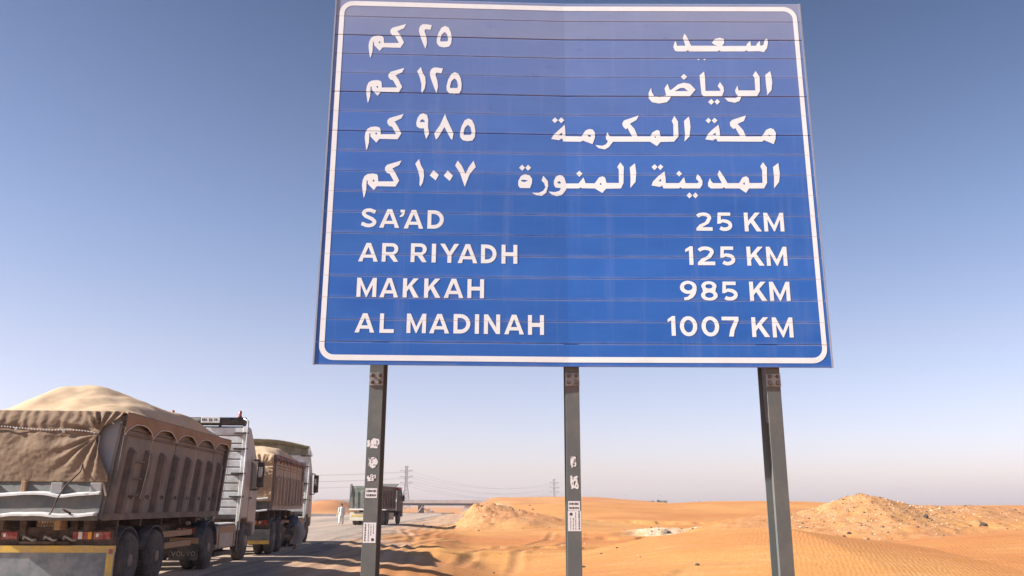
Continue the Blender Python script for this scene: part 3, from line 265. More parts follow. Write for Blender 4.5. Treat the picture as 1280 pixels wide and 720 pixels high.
def height(x, y):
    x = np.asarray(x, float); y = np.asarray(y, float)
    d = x - edge_x(y)
    # open sand: low near the road, rising to dunes farther out
    base = -.80 + .62 * sstep(36, 78, y) + 1.28 * sstep(78, 165, y) + .5 * sstep(165, 500, y)
    base = base + .22 * fbm(x / 17 + .3 * np.sin(y / 9), y / 23, 11, 3) * sstep(20, 45, y)
    base = base + .95 * fbm(x / 55, y / 40, 5, 3) * sstep(70, 180, y)
    # far dunes
    base = base + 1.1 * gauss(x, y, 5.5, 112, 9, 13) + .9 * gauss(x, y, 23, 135, 16, 16) + 1.2 * gauss(x, y, 42, 120, 20, 15, .2)
    # near dune swelling up to the right
    crest = np.interp(x, [-6, 0, 3, 5.8, 8.5, 11, 13, 16, 21, 30, 60], [-.95, -.75, -.2, .34, .62, .75, .45, .12, .45, .85, .8])
    yc = 34 + .22 * x + .8 * np.sin(x / 3.1)
    up = sstep(0, 1, (y - (yc - 17)) / 17.0); dn = 1 - sstep(0, 1, (y - yc) / 7.0)
    low = -.75
    near = low + (crest - low) * up
    w = np.where(y < yc, 1.0, dn) * sstep(-4, 1, x)
    z = base * (1 - w) + near * w
    # spoil mound with a peak, and the ridge running right from it
    rx = np.interp(x, [7, 11, 13.8, 16.3, 18, 19, 20.2, 21.4, 24, 28, 34, 46, 70], [-.6, .85, 1.12, 1.45, 2.0, 2.28, 2.05, 1.68, 1.62, 1.50, 1.40, 1.2, .4])
    rx = rx + .05 * vnoise(x * .9, y * 0, 13)
    f = np.clip((47 - y) / 9.5, 0, 3); bk = np.clip((y - 47) / 9.0, 0, 3)
    mz = np.where(y < 47, rx - (rx + .35) * (1 - (1 - np.clip(f, 0, 1)) ** 1.35) - np.clip(f - 1, 0, 3) * 1.2, rx - bk * 1.3)
    mz = mz + .10 * np.exp(-((y - 42.2) / .5) ** 2) * sstep(19, 21, x)
    rough = gauss(x, y, 20, 45, 9, 5)
    mz = mz + rough * .06 * fbm(x * 1.7, y * 1.7, 31, 4)
    kk = .10; z = np.logaddexp(z / kk, mz / kk) * kk
    # excavated heap beside the road end
    heap = 1.62 * (sstep(-9.0, -2.9, x) ** 1.1 * (1 - sstep(-1.7, 2.6, x))) * np.exp(-.5 * ((y - 77) / 3.2) ** 2) + .55 * gauss(x, y, .8, 73, 2.6, 3) + .5 * gauss(x, y, -3.6, 73, 1.6, 2.2)
    for (tx, ty, ta, tw) in ((-7.2, 71, .35, 1.0), (-5.0, 70, .42, .8), (2.4, 74, .45, 1.5), (4.4, 79, .5, 2.2), (-9.5, 78, .3, 1.3), (1.0, 69.5, .25, .9)):
        z = z + ta * gauss(x, y, tx, ty, tw, tw * 1.2)
    z = z + heap * (1 + .13 * fbm(x * .9, y * .7, 41, 5)) + .16 * np.abs(fbm(x * 1.1, y * .9, 43, 4)) * gauss(x, y, -2.5, 73.5, 4.2, 3)
    z = z + (.06 * fbm(x / 8 + y / 14, y / 2.6 - x / 9, 71, 4) + .03 * fbm(x / 3, y / 1.2 - x / 6, 75, 3)) * sstep(22, 26, y) * (1 - sstep(100, 160, y)) * sstep(-2, 1, d - 6) * (1 - .8 * w)
    z = z + .30 * gauss(x, y, 10.6, 63, 1.8, .9) + .42 * gauss(x, y, 15.3, 66, 1.7, .9) + .25 * gauss(x, y, 18.8, 67, 1.8, .8)
    # small scarps and blow-outs in the mid ground
    for (cx, cy, L, hgt, rot) in ((1.6, 24.5, 3.2, .16, .55), (10.5, 62, 4, .3, .2), (13.5, 84, 5, .4, -.2), (-2.5, 36, 3, .14, .6), (3.2, 46, 5, .2, .35), (8, 58, 4, .25, .1)):
        c, s_ = math.cos(rot), math.sin(rot)
        u = (x - cx) * c + (y - cy) * s_; v = -(x - cx) * s_ + (y - cy) * c
        v = v + .35 * vnoise(u * 1.1, u * 0 + 3, 9)
        z = z - hgt * np.exp(-.5 * (u / L) ** 2) * sstep(-.25, .1, -v) * np.exp(-np.clip(-v, 0, 9) / 2.2)
    # road bench, shoulder falling away to the sand, low bank at its foot
    sh = -np.interp(y, [0, 48, 78, 115], [.10, .09, .085, .03]) * np.clip(d - .9, 0, 30)
    wid = np.interp(y, [0, 30, 50, 75, 100, 150], [6.2, 6.0, 5.2, 5.6, 7, 10])
    k = sstep(-1.3, 1.6, d - wid + .7 * vnoise(y / 2.3, y * 0, 77))
    rutw = np.exp(-((d - 3.1) / 2.2) ** 2)
    sh = sh + rutw * .020 * np.sin(d * 9.5 + 1.6 * np.sin(y / 2.1) + .9 * vnoise(d, y / 2, 21)) * sstep(18, 24, y) * (1 - sstep(60, 80, y))
    bank = .17 * np.exp(-((d - wid + .4 - .5 * np.sin(y / 3.7)) / .85) ** 2) * sstep(29, 33, y) * (1 - sstep(48, 54, y))
    zr = np.where(d < .9, 0.0, sh)
    z = zr * (1 - k) + z * k + bank
    for (y0_, y1_, d0_, sl_, ph) in TRACKS:
        u = d - (d0_ + sl_ * (y - 44) + .45 * np.sin(y / 4.2 + ph)); m_ = sstep(y0_, y0_ + 3, y) * (1 - sstep(y1_ - 4, y1_, y))
        z = z + m_ * (.035 * np.exp(-((np.abs(u) - .34) / .12) ** 2) - .045 * np.exp(-(u / .2) ** 2))
    # the land drops beyond the road's crest, towards the bridge
    m = sstep(150, 330, y) * (1 - sstep(-18, 6, x + (y - 150) * .04))
    z = z * (1 - m) + (-2.6 - .02 * 0) * m
    # embankments carrying the bridge approaches (bridge spans x -74 .. -20 at y 400)
    z = z + 6.2 * sstep(-118, -80, x) * (1 - sstep(-76, -66, x)) * np.exp(-.5 * ((y - 392) / 22) ** 2)
    z = z + 3.0 * sstep(-24, -14, x) * (1 - sstep(30, 90, x)) * np.exp(-.5 * ((y - 402) / 7) ** 2)
    left = (1 - sstep(-60, -30, x)) * sstep(60, 110, y) * (1 - sstep(200, 260, y))
    z = z + left * .3 * fbm(x / 20, y / 20, 61, 3)
    return z
def axis(lo, hi, step, far_lo, far_hi, g=1.11):
    a = list(np.arange(lo, hi + 1e-6, step)); s = step; x = hi
    while x < far_hi: s *= g; x += s; a.append(x)
    s = step; x = lo
    while x > far_lo: s *= g; x -= s; a.insert(0, x)
    return np.array(a)
xs = axis(-11, 31, .13, -3000, 3000, 1.09)
ys = np.concatenate([axis(17, 60, .14, -400, 60.01, 1.12)[:-1], axis(60, 62, .16, 59.99, 3000, 1.018)[1:]])
ys = np.unique(np.round(ys, 4)); keep = [0]
for i in range(1, len(ys)):
    if ys[i] - ys[keep[-1]] > .1: keep.append(i)
ys = ys[keep]
X, Y = np.meshgrid(xs, ys)
Z = height(X, Y)
nx, ny = len(xs), len(ys)
verts = np.stack([X, Y, Z], -1).reshape(-1, 3)
idx = np.arange(nx * ny).reshape(ny, nx)
quads = np.stack([idx[:-1, :-1], idx[:-1, 1:], idx[1:, 1:], idx[1:, :-1]], -1).reshape(-1, 4)
me = bpy.data.meshes.new('desert_ground')
me.vertices.add(len(verts)); me.vertices.foreach_set('co', verts.ravel())
me.loops.add(quads.size); me.loops.foreach_set('vertex_index', quads.ravel().astype(np.int32))
me.polygons.add(len(quads)); me.polygons.foreach_set('loop_start', np.arange(0, quads.size, 4, dtype=np.int32))
me.polygons.foreach_set('use_smooth', np.ones(len(quads), bool))
me.update()
def attr(name, a):
    t = me.attributes.new(name, 'FLOAT', 'POINT'); t.data.foreach_set('value', np.ascontiguousarray(a, dtype=np.float32).ravel())
dd = X - edge_x(Y)
widf = np.interp(Y, [0, 30, 50, 75, 100, 150], [6.2, 6.0, 5.2, 5.6, 9, 15])
lfade = sstep(-19, -17, dd) * (1 - sstep(230, 330, Y))
attr('shoulder', (1 - sstep(-4.0, -1.6, dd - widf + 1.3 * fbm(X / 2.0, Y / 4.0, 3, 3))) * lfade)
attr('asphalt', (1 - sstep(.2, 1.6, dd + .8 * fbm(X / 1.5, Y / 5, 8, 3))) * lfade)
pale = (gauss(X, Y, 10.6, 62.5, 1.3, 1.0) + gauss(X, Y, 15.3, 65.5, 1.2, 1.0) + .5 * gauss(X, Y, 18.6, 66.5, 1.2, .8)) 
attr('pale', np.clip(pale * 1.6 + .8 * pale * fbm(X * .9, Y * .6, 50, 3), 0, 1))
rocky = 1.2 * gauss(X, Y, 18, 46, 3.5, 4) + gauss(X, Y, 25, 46.5, 7, 1.6) + gauss(X, Y, -1.5, 75, 3.2, 5) + .5 * gauss(X, Y, 3, 80, 4, 8)
attr('rocky', np.clip(rocky * 1.3 + rocky * .7 * fbm(X * .8, Y * .6, 51, 3), 0, 1))
tk = 0 * X
for (y0_, y1_, d0_, sl_, ph) in TRACKS:
    u = dd - (d0_ + sl_ * (Y - 44) + .45 * np.sin(Y / 4.2 + ph)); tk = tk + sstep(y0_, y0_ + 3, Y) * (1 - sstep(y1_ - 4, y1_, Y)) * np.exp(-(u / .26) ** 2)
attr('wheel_track', np.clip(tk, 0, 1))
attr('ripple', sstep(6, 12, X) * (1 - sstep(33, 40, Y)))
gm = bpy.data.materials.new('desert_sand'); gm.use_nodes = True
t = gm.node_tree; b = t.nodes['Principled BSDF']; b.inputs['Roughness'].default_value = .95; b.inputs['Specular IOR Level'].default_value = .15
def N(kind, **kw):
    n = t.nodes.new(kind)
    for k, v in kw.items():
        if k in n.inputs: n.inputs[k].default_value = v
    return n
geo = N('ShaderNodeNewGeometry')
def mapping(sc, rot=0):
    m_ = t.nodes.new('ShaderNodeMapping'); m_.inputs['Scale'].default_value = sc; m_.inputs['Rotation'].default_value = (0, 0, rot)
    t.links.new(geo.outputs['Position'], m_.inputs[0]); return m_.outputs[0]
def noise_(sc, scale, detail=6, rough=.6, rot=0):
    n = N('ShaderNodeTexNoise', Scale=scale, Detail=detail, Roughness=rough); t.links.new(mapping(sc, rot), n.inputs['Vector']); return n.outputs['Fac']
def rampn(src, stops):
    r = t.nodes.new('ShaderNodeValToRGB'); el = r.color_ramp.elements
    while len(el) < len(stops): el.new(.5)
    for q, (p_, c) in zip(el, stops): q.position = p_; q.color = (*c, 1) if len(c) == 3 else c
    t.links.new(src, r.inputs[0]); return r.outputs[0]
def mixc(f, a, bb):
    m_ = t.nodes.new('ShaderNodeMix'); m_.data_type = 'RGBA'
    if hasattr(f, 'default_value') or not isinstance(f, float): t.links.new(f, m_.inputs[0])
    else: m_.inputs[0].default_value = f
    for k, q in ((6, a), (7, bb)):
        if isinstance(q, tuple): m_.inputs[k].default_value = (*q, 1)
        else: t.links.new(q, m_.inputs[k])
    return m_.outputs[2]
def attrn(nm):
    a = t.nodes.new('ShaderNodeAttribute'); a.attribute_name = nm; return a.outputs['Fac']
def mathn(op, a, bb):
    m_ = t.nodes.new('ShaderNodeMath'); m_.operation = op
    for k, q in ((0, a), (1, bb)):
        if isinstance(q, (int, float)): m_.inputs[k].default_value = q
        else: t.links.new(q, m_.inputs[k])
    return m_.outputs[0]
sand = rampn(noise_((.045, .10, .3), 1.0, 5, .55), [(.35, SAND_A), (.5, SAND_B), (.66, SAND_C)])
fine = rampn(noise_((1, 1, 1), 9.0, 4, .7), [(.3, (.86, .86, .86)), (.7, (1.1, 1.1, 1.1))])
mm = t.nodes.new('ShaderNodeMix'); mm.data_type = 'RGBA'; mm.blend_type = 'MULTIPLY'; mm.inputs[0].default_value = 1
t.links.new(sand, mm.inputs[6]); t.links.new(fine, mm.inputs[7]); sand = mm.outputs[2]
streak = rampn(noise_((.35, 1.6, 1), 1.0, 5, .65, .25), [(.52, (0, 0, 0)), (.75, (1, 1, 1))])
sand = mixc(mathn('MULTIPLY', streak, .4), sand, (.62, .36, .18))
dark = rampn(noise_((.22, 1.3, 1), 1.0, 6, .7, .32), [(.50, (0, 0, 0)), (.64, (1, 1, 1))])
sand = mixc(mathn('MULTIPLY', dark, .5), sand, (.46, .185, .075))
rk = rampn(noise_((1, 1, 1), 2.2, 7, .75), [(.36, (.30, .18, .11)), (.5, (.56, .34, .19)), (.62, (.74, .52, .33))])
sand = mixc(mathn('MULTIPLY', attrn('rocky'), .28), sand, rk)
pl = rampn(noise_((1, 1, 1), 1.8, 7, .75), [(.35, (.46, .29, .16)), (.5, (.62, .45, .28)), (.7, (.74, .60, .44))])
sand = mixc(attrn('pale'), sand, pl)
track = rampn(noise_((1.5, .05, 1), 1.4, 6, .65, -.06), [(.3, (.32, .185, .115)), (.48, (.47, .285, .17)), (.62, (.58, .37, .235)), (.8, (.66, .48, .34))])
sand = mixc(attrn('shoulder'), sand, track)
asph = rampn(noise_((1.2, .09, 1), 1.2, 6, .65, -.06), [(.3, (.15, .125, .11)), (.46, (.26, .205, .17)), (.6, (.40, .29, .22)), (.8, (.55, .40, .29))])
sand = mixc(attrn('asphalt'), sand, asph)
sand = mixc(mathn('MULTIPLY', attrn('wheel_track'), .30), sand, (.36, .19, .10))
t.links.new(sand, b.inputs['Base Color'])
wv = N('ShaderNodeTexWave', Scale=2.3, Distortion=7.0, Detail=2.0); wv.inputs['Detail Scale'].default_value = .6
t.links.new(mapping((1, .55, 1), .5), wv.inputs['Vector'])
hgt = mathn('ADD', mathn('MULTIPLY', mathn('MULTIPLY', wv.outputs['Fac'], attrn('ripple')), .16), mathn('MULTIPLY', noise_((1, 1, 1), 3.0, 8, .7), 1.3))
hgt = mathn('ADD', hgt, mathn('MULTIPLY', mathn('MULTIPLY', noise_((1, 1, 1), 4.0, 6, .8), attrn('rocky')), 3.0))
bp = N('ShaderNodeBump', Strength=.8, Distance=.045); t.links.new(hgt, bp.inputs['Height']); t.links.new(bp.outputs[0], b.inputs['Normal'])
me.materials.append(gm)
ground = bpy.data.objects.new('desert_ground', me); COL.objects.link(ground); tag(ground, 'orange dunes and sandy road shoulder of the desert', kind='structure')

def gz(x, y): return float(height(np.array([x]), np.array([y]))[0])

# asphalt road sheet
rb_ = MB(); rows_ = list(np.arange(-40, 150, 1.0)) + list(np.arange(150, 340, 8.0))
prev = None; vs = []; fs = []
for y in rows_:
    e_ = float(edge_x(y)); nn = 8
    lift = .006 if y < 60 else (.02 if y < 150 else .08)
    row = [(e_ - .15 * (1 + .6 * math.sin(y * .9)) - 15.5 * k / nn, y, gz(e_ - 2, y) + lift) for k in range(nn + 1)]
    o_ = len(vs); vs += row
    if prev is not None: fs += [(prev + k, prev + k + 1, o_ + k + 1, o_ + k) for k in range(nn)]
    prev = o_
rb_.add(vs, fs, True)
am = mat('dusty_asphalt', (.135, .112, .098), .9, 0, .2, .9, (.44, .32, .235), .72, .22, .5, 25, stretch=(1, .07, 1))
tag(rb_.build('road', am), 'dusty grey asphalt road the trucks are parked along', kind='structure')
# painted edge line, worn away by drifting dust
el_ = MB(); vs = []; fs = []
for y in np.arange(-30, 140, 2.0):
    e_ = float(edge_x(y)) - 2.0; o_ = len(vs); vs += [(e_, y, gz(e_, y) + (.012 if y < 60 else .03)), (e_ - .15, y, gz(e_, y) + (.012 if y < 60 else .03))]
    if o_: fs.append((o_ - 2, o_ - 1, o_ + 1, o_))
el_.add(vs, fs)
tag(el_.build('road_marking', mat('line_paint', (.62, .57, .50), .8, 0, .1, 3, (.30, .24, .19), .7, 1.2)), 'worn white edge line of the road', kind='structure')

# ------------------------------------------------------------------ the big road sign
HX, HY, ZT = 0.50162, 7.32360, 4.77780 + CAMZ
YL, YR, WL, WR = R(-2.21893), R(-.190938), 2.21307, 2.30047
PL = .2; NP = 18
SEAM = {1: .0012, 2: .0042, 3: .0012, 5: .0042, 7: .0026, 17: .0024}     # joints that have opened, the rest are tight
dust_ledge = mat('ledge_dust', (.24, .28, .46), .9, 0, .25, 6)
def bpt(s, z, out=0.0):
    """point on the slightly bent board: s metres from its middle, z height above the camera's, out = towards the viewer"""
    a, sg = (YL, -1) if s < 0 else (YR, 1)
    dx, dy = sg * math.cos(a) * abs(s), math.sin(a) * abs(s)
    nx_, ny_ = math.sin(a) * sg, -math.cos(a)
    if abs(s) < 1e-4: nx_, ny_ = 0, -1
    return (HX + dx + nx_ * out, HY + dy + ny_ * out, z + CAMZ)
sign = empty('road_sign', (HX, HY, gz(HX, HY)))
sign['label'] = 'large blue highway distance sign with white Arabic and English town names on three grey posts'
sign['category'] = 'road sign'
def on_sign(o): o.parent = sign; o.matrix_parent_inverse = Matrix.Translation(sign.location).inverted(); return o

bl = bpy.data.materials.new('sign_blue'); bl.use_nodes = True
t = bl.node_tree; b = t.nodes['Principled BSDF']; b.inputs['Roughness'].default_value = .42; b.inputs['Specular IOR Level'].default_value = .45
geo = t.nodes.new('ShaderNodeNewGeometry')
oi = t.nodes.new('ShaderNodeObjectInfo')
sand = rampn(noise_((.8, 1, 2.2), 1.3, 6, .6), [(.3, BLUE_A), (.7, BLUE_B)])
oc = t.nodes.new('ShaderNodeMix'); oc.data_type = 'RGBA'; oc.blend_type = 'MULTIPLY'; oc.inputs[0].default_value = 1
t.links.new(sand, oc.inputs[6]); t.links.new(oi.outputs['Color'], oc.inputs[7])
# paler, greyer blue towards the top: each plank's own amount is in its object colour's alpha
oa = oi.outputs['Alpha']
plank_pale = mathn('MULTIPLY', mathn('SUBTRACT', 1.0, oa), rampn(noise_((.5, 1, 1.5), 1.1, 5, .6), [(.25, (.7, .7, .7)), (.75, (1, 1, 1))]))
blue = mixc(plank_pale, oc.outputs[2], (.34, .375, .50))
drip = rampn(noise_((7, 1, .5), 1.0, 6, .7), [(.55, (0, 0, 0)), (.8, (1, 1, 1))])
blue = mixc(mathn('MULTIPLY', drip, .20), blue, (.34, .42, .66))
smud = rampn(noise_((1, 1, 2), 3.2, 8, .8), [(.62, (0, 0, 0)), (.72, (1, 1, 1))])
blue = mixc(mathn('MULTIPLY', smud, .5), blue, (.06, .10, .32))
sepz = t.nodes.new('ShaderNodeSeparateXYZ'); t.links.new(geo.outputs['Position'], sepz.inputs[0])
fr = mathn('FRACT', mathn('DIVIDE', mathn('SUBTRACT', sepz.outputs['Z'], .9478), .2), 0)
edge = rampn(fr, [(0.0, (1, 1, 1)), (.16, (0, 0, 0)), (.90, (0, 0, 0)), (1.0, (.55, .55, .55))])
grime = rampn(noise_((2.2, 1, 9), 1.6, 7, .75), [(.38, (0, 0, 0)), (.68, (1, 1, 1))])
blue = mixc(mathn('MULTIPLY', mathn('MULTIPLY', edge, grime), .34), blue, (.36, .38, .56))
speck = rampn(noise_((1, 1, 1), 26, 3, .8), [(.70, (0, 0, 0)), (.76, (1, 1, 1))])
blue = mixc(mathn('MULTIPLY', speck, .25), blue, (.45, .48, .62))
t.links.new(blue, b.inputs['Base Color'])
bp = N('ShaderNodeBump', Strength=.5, Distance=.006); t.links.new(noise_((1, 1, 1.6), 2.4, 3, .5), bp.inputs['Height']); t.links.new(bp.outputs[0], b.inputs['Normal'])

PLANK_PALE = [.92, .80, .56, .46, .38, .30, .24, .18, .14, .10, .07, .06, .05, .04, .03, .03, .02, .02]
for k in range(NP):
    zt = 4.77780 - PL * k; zb = zt - PL
    gt = SEAM.get(k, .0003); g = SEAM.get(k + 1, .0003)
    jut = random.uniform(-.0004, .0002)
    # profile of one extruded plank: chamfered lips top and bottom
    prof = [(-.022, zb + g), (-.001 if k + 1 not in SEAM else -.004, zb + g), (0.0, zb + g + (.001 if k + 1 not in SEAM else .004)), (0.0, zt - gt - .0055), (-.004, zt - gt), (-.022, zt - gt)]
    mb = MB(); cols = [-WL, -WL * .5, -1e-5, 1e-5, WR * .5, WR]; n = len(prof)
    cols = [-WL, -WL * .5, 0.0, WR * .5, WR]
    vs = [bpt(s, z, o_ + jut) for s in cols for (o_, z) in prof]
    fs = [(i * n + j, (i + 1) * n + j, (i + 1) * n + (j + 1) % n, i * n + (j + 1) % n) for i in range(len(cols) - 1) for j in range(n)]
    fs += [tuple(range(n)), tuple(range((len(cols) - 1) * n, len(cols) * n))]
    mb.add(vs, fs); nf = len(cols) - 1
    if k not in (0, 2, 5, 7, 17):
        for i in range(nf): mb.mi[i * n + 3] = 1
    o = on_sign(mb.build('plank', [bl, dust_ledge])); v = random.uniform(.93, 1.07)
    o.color = (v, v, v, 1 - PLANK_PALE[k])

def flat_poly(mb, polys, out):
    """fill one outline with holes, given in board coordinates (metres)"""
    loops = [[Vector((s, z, 0)) for s, z in p] for p in polys]
    tris = tessellate_polygon(loops)
    flat = [q for p in loops for q in p]
    mb.add([(q.x, q.y, out) for q in flat], [tuple(t_) for t_ in tris])
def finish_print(mb, name, label=None):
    me = bpy.data.meshes.new(name); me.from_pydata(mb.v, [], mb.f); me.materials.append(M['white'])
    bm = bmesh.new(); bm.from_mesh(me)
    bmesh.ops.bisect_plane(bm, geom=bm.verts[:] + bm.edges[:] + bm.faces[:], plane_co=(0, 0, 0), plane_no=(1, 0, 0))
    zs_ = [v.co.y for v in bm.verts]
    for k in range(1, NP):          # the print is cut at every joint between two planks
        zc = 4.77780 - PL * k
        if not (min(zs_) - .01 < zc < max(zs_) + .01): continue
        w = max(.0009, SEAM.get(k, 0) * .8)
        for dz in (-w, w):
            bmesh.ops.bisect_plane(bm, geom=bm.verts[:] + bm.edges[:] + bm.faces[:], plane_co=(0, zc + dz, 0), plane_no=(0, 1, 0))
        dead = [f for f in bm.faces if abs(f.calc_center_median().y - zc) < w * .98]
        bmesh.ops.delete(bm, geom=dead, context='FACES')
    for v in bm.verts: v.co = Vector(bpt(v.co.x, v.co.y, v.co.z))
    bmesh.ops.recalc_face_normals(bm, faces=bm.faces)
    for f in bm.faces:
        if f.normal.y > 0: f.normal_flip()
    bm.to_mesh(me); bm.free()
    o = bpy.data.objects.new(name, me); COL.objects.link(o); on_sign(o)
    if label: o['label'] = label
    return o
ROWNAME = dict(n1='٢٥ كم', n2='١٢٥ كم', n3='٩٨٥ كم', n4='١٠٠٧ كم', w1='سعد', w2='الرياض', w3='مكة المكرمة', w4='المدينة المنورة',
               l1="SA'AD", l2='AR RIYADH', l3='MAKKAH', l4='AL MADINAH', r1='25 KM', r2='125 KM', r3='985 KM', r4='1007 KM')
for key, glyphs in TEXT.items():
    for gi, g in enumerate(glyphs):
        mb = MB(); flat_poly(mb, [[(s / 1000, z / 1000) for s, z in p] for p in g], .0014 + .0002 * (gi % 2))
        finish_print(mb, 'letter', 'white mark of the line ' + ROWNAME[key])
# white border: a rounded ring
def rrect(x0, x1, z0, z1, r, n=6):
    p = []
    for cx, cz, a in ((x1 - r, z0 + r, -90), (x1 - r, z1 - r, 0), (x0 + r, z1 - r, 90), (x0 + r, z0 + r, 180)):
        p += [(cx + r * math.cos(R(a + 90 * i / n)), cz + r * math.sin(R(a + 90 * i / n))) for i in range(n + 1)]
    return p
mb = MB(); flat_poly(mb, [rrect(-2.183, 2.274, 1.214, 4.744, .13), rrect(-2.137, 2.231, 1.263, 4.694, .085)], .0014)
finish_print(mb, 'border_line')
# side edging channels
for s0, s1 in ((-WL - .016, -WL - .002), (WR + .002, WR + .016)):
    mb = MB(); vs = [bpt(s, z, o_) for s in (s0, s1) for (o_, z) in ((.006, 1.178), (.006, 4.778), (-.04, 4.778), (-.04, 1.178))]
    mb.add(vs, [(0, 1, 2, 3), (7, 6, 5, 4), (0, 4, 5, 1), (1, 5, 6, 2), (2, 6, 7, 3), (3, 7, 4, 0)])
    on_sign(mb.build('edge_trim', M['trim']))
# horizontal rails behind the planks
for z in (1.45, 2.35, 3.3, 4.3):
    mb = MB(); q0, q1, q2 = bpt(-2.0, z, -.05), bpt(0, z, -.05), bpt(2.1, z, -.05)
    for a_, b_ in ((q0, q1), (q1, q2)):
        mb.add([(a_[0], a_[1] - .022, a_[2]), (b_[0], b_[1] - .022, b_[2]), (b_[0], b_[1] - .022, b_[2] + .07), (a_[0], a_[1] - .022, a_[2] + .07),
                (a_[0], a_[1] + .022, a_[2]), (b_[0], b_[1] + .022, b_[2]), (b_[0], b_[1] + .022, b_[2] + .07), (a_[0], a_[1] + .022, a_[2] + .07)],
               [(0, 1, 2, 3), (7, 6, 5, 4), (0, 4, 5, 1), (1, 5, 6, 2), (2, 6, 7, 3), (3, 7, 4, 0)])
    on_sign(mb.build('rail', M['galv']))
# posts: H sections; the front flange faces the viewer
PW, PD = .122, .25
STICK = {0: [(.72, .118, .10, 'torn'), (.567, .095, .12, 'torn'), (.432, .085, .07, 'torn'), (.305, .10, .08, 'plain'), (-.02, .108, .165, 'tall')],
         1: [(.577, .065, .13, 'torn'), (.404, .09, .13, 'torn'), (.206, .10, .078, 'plain'), (.082, .112, .165, 'tall')], 2: []}
def sticker(px, py, zc, w, h, style, rnd):
    mb = MB(); yf = py - .0015
    if style == 'torn':
        nseg = 16; pts = []
        for i in range(nseg):
            a = 2 * math.pi * i / nseg; rr = rnd.uniform(.6, 1.0)
            pts.append((px + w / 2 * rr * math.copysign(abs(math.cos(a)) ** .6, math.cos(a)), zc + h / 2 * rr * math.copysign(abs(math.sin(a)) ** .6, math.sin(a))))
    else: pts = [(px - w / 2, zc - h / 2), (px + w / 2, zc - h / 2), (px + w / 2, zc + h / 2), (px - w / 2, zc + h / 2)]
    mb.prism(pts, yf, py + .0005)
    o = on_sign(mb.build('sticker', M['sticker']))
    o['label'] = {'torn': 'torn white sticker remains', 'plain': 'small white sticker with two lines of dark print', 'tall': 'tall white sticker with sideways dark print and a round emblem'}[style]
    ink = MB(); y1, y2 = yf - .0006, yf - .0001
    if style == 'torn':
        for i in range(11):
            x_ = px + rnd.uniform(-.36, .28) * w; z_ = zc + rnd.uniform(-.3, .3) * h; ink.box(x_, x_ + .007, y1, y2, z_, z_ + .012)
    elif style == 'plain':
        for j in (-1, 1):
            x_ = px - w * .42
            while x_ < px + w * .36:
                l_ = rnd.uniform(.004, .013); hh = rnd.uniform(.006, .011); ink.box(x_, x_ + l_, y1, y2, zc + j * h * .22 - hh, zc + j * h * .22 + hh); x_ += l_ + .004
    else:
        flip = 1 if px < 0 else -1
        for j, xx in enumerate((-.34, -.08, .1, .3)):
            z_ = zc - h * .42
            top = zc + h * .42 if j in (0, 1) else zc + h * .42
            while z_ < top:
                l_ = rnd.uniform(.006, .02); ww = .005 if j else .010
                if not (j >= 2 and (z_ - zc) * flip * -1 > h * .18): ink.box(px + xx * w * flip - ww / 2, px + xx * w * flip + ww / 2, y1, y2, z_, z_ + l_)
                z_ += l_ + rnd.uniform(.003, .007)
        cx, cz = px + .26 * w * flip, zc - h * .34 * flip
        ring = [(cx + .013 * math.cos(a * math.pi / 6), cz + .013 * math.sin(a * math.pi / 6)) for a in range(12)]
        ink.prism(ring, y1, y2)
    ink.build('print', M['ink'], o)
rnd = random.Random(5)
for pi_, px in enumerate((-1.195, .534, 2.303)):
    py = HY + (.085 if pi_ == 0 else .06)
    zg = gz(px, py) - .5; ztop = 4.72 + CAMZ
    mb = MB(); x0, x1 = px - PW / 2, px + PW / 2
    mb.box(x0, x1, py, py + .012, zg, ztop)                         # front flange
    mb.box(px - .004, px + .004, py + .012, py + PD - .012, zg, ztop)  # web
    mb.box(x0, x1, py + PD - .012, py + PD, zg, ztop)
    post = on_sign(mb.build('post', M['post'], bevel=.002))
    bp_ = MB(); zc = 1.10 + CAMZ
    bp_.box(px - PW / 2 - .001, px + PW / 2 + .001, py - .012, py - .001, zc - .085, zc + .03)
    pl_ = bp_.build('clamp_plate', M['galv'], post, bevel=.002)
    for dx in (-.033, .033):
        for dz in (-.055, .005):
            k_ = MB(); k_.lathe([(-.03, .011), (-.022, .012), (-.0125, .017), (-.0121, .018)], (px + dx, py, zc + dz), 'y', 8, False)
            q_ = k_.build('bolt', M['bolt'], post)
    # stiffener plate on the left inner side near the board
    if pi_ > 0:
        st = MB(); st.prism([(py + .02, .72 + CAMZ), (py + .09, .70 + CAMZ), (py + .15, .74 + CAMZ), (py + .165, 1.3 + CAMZ), (py + .015, 1.3 + CAMZ)], px - .05, px - .042, 'x')
        q_ = st.build('stiffener', M['black'], post)
    for (zz, w, h, stl) in STICK[pi_]: sticker(px + rnd.uniform(-.003, .003) + (.003 if pi_ else -.002), py, zz + CAMZ - .21, w, h, stl, rnd)

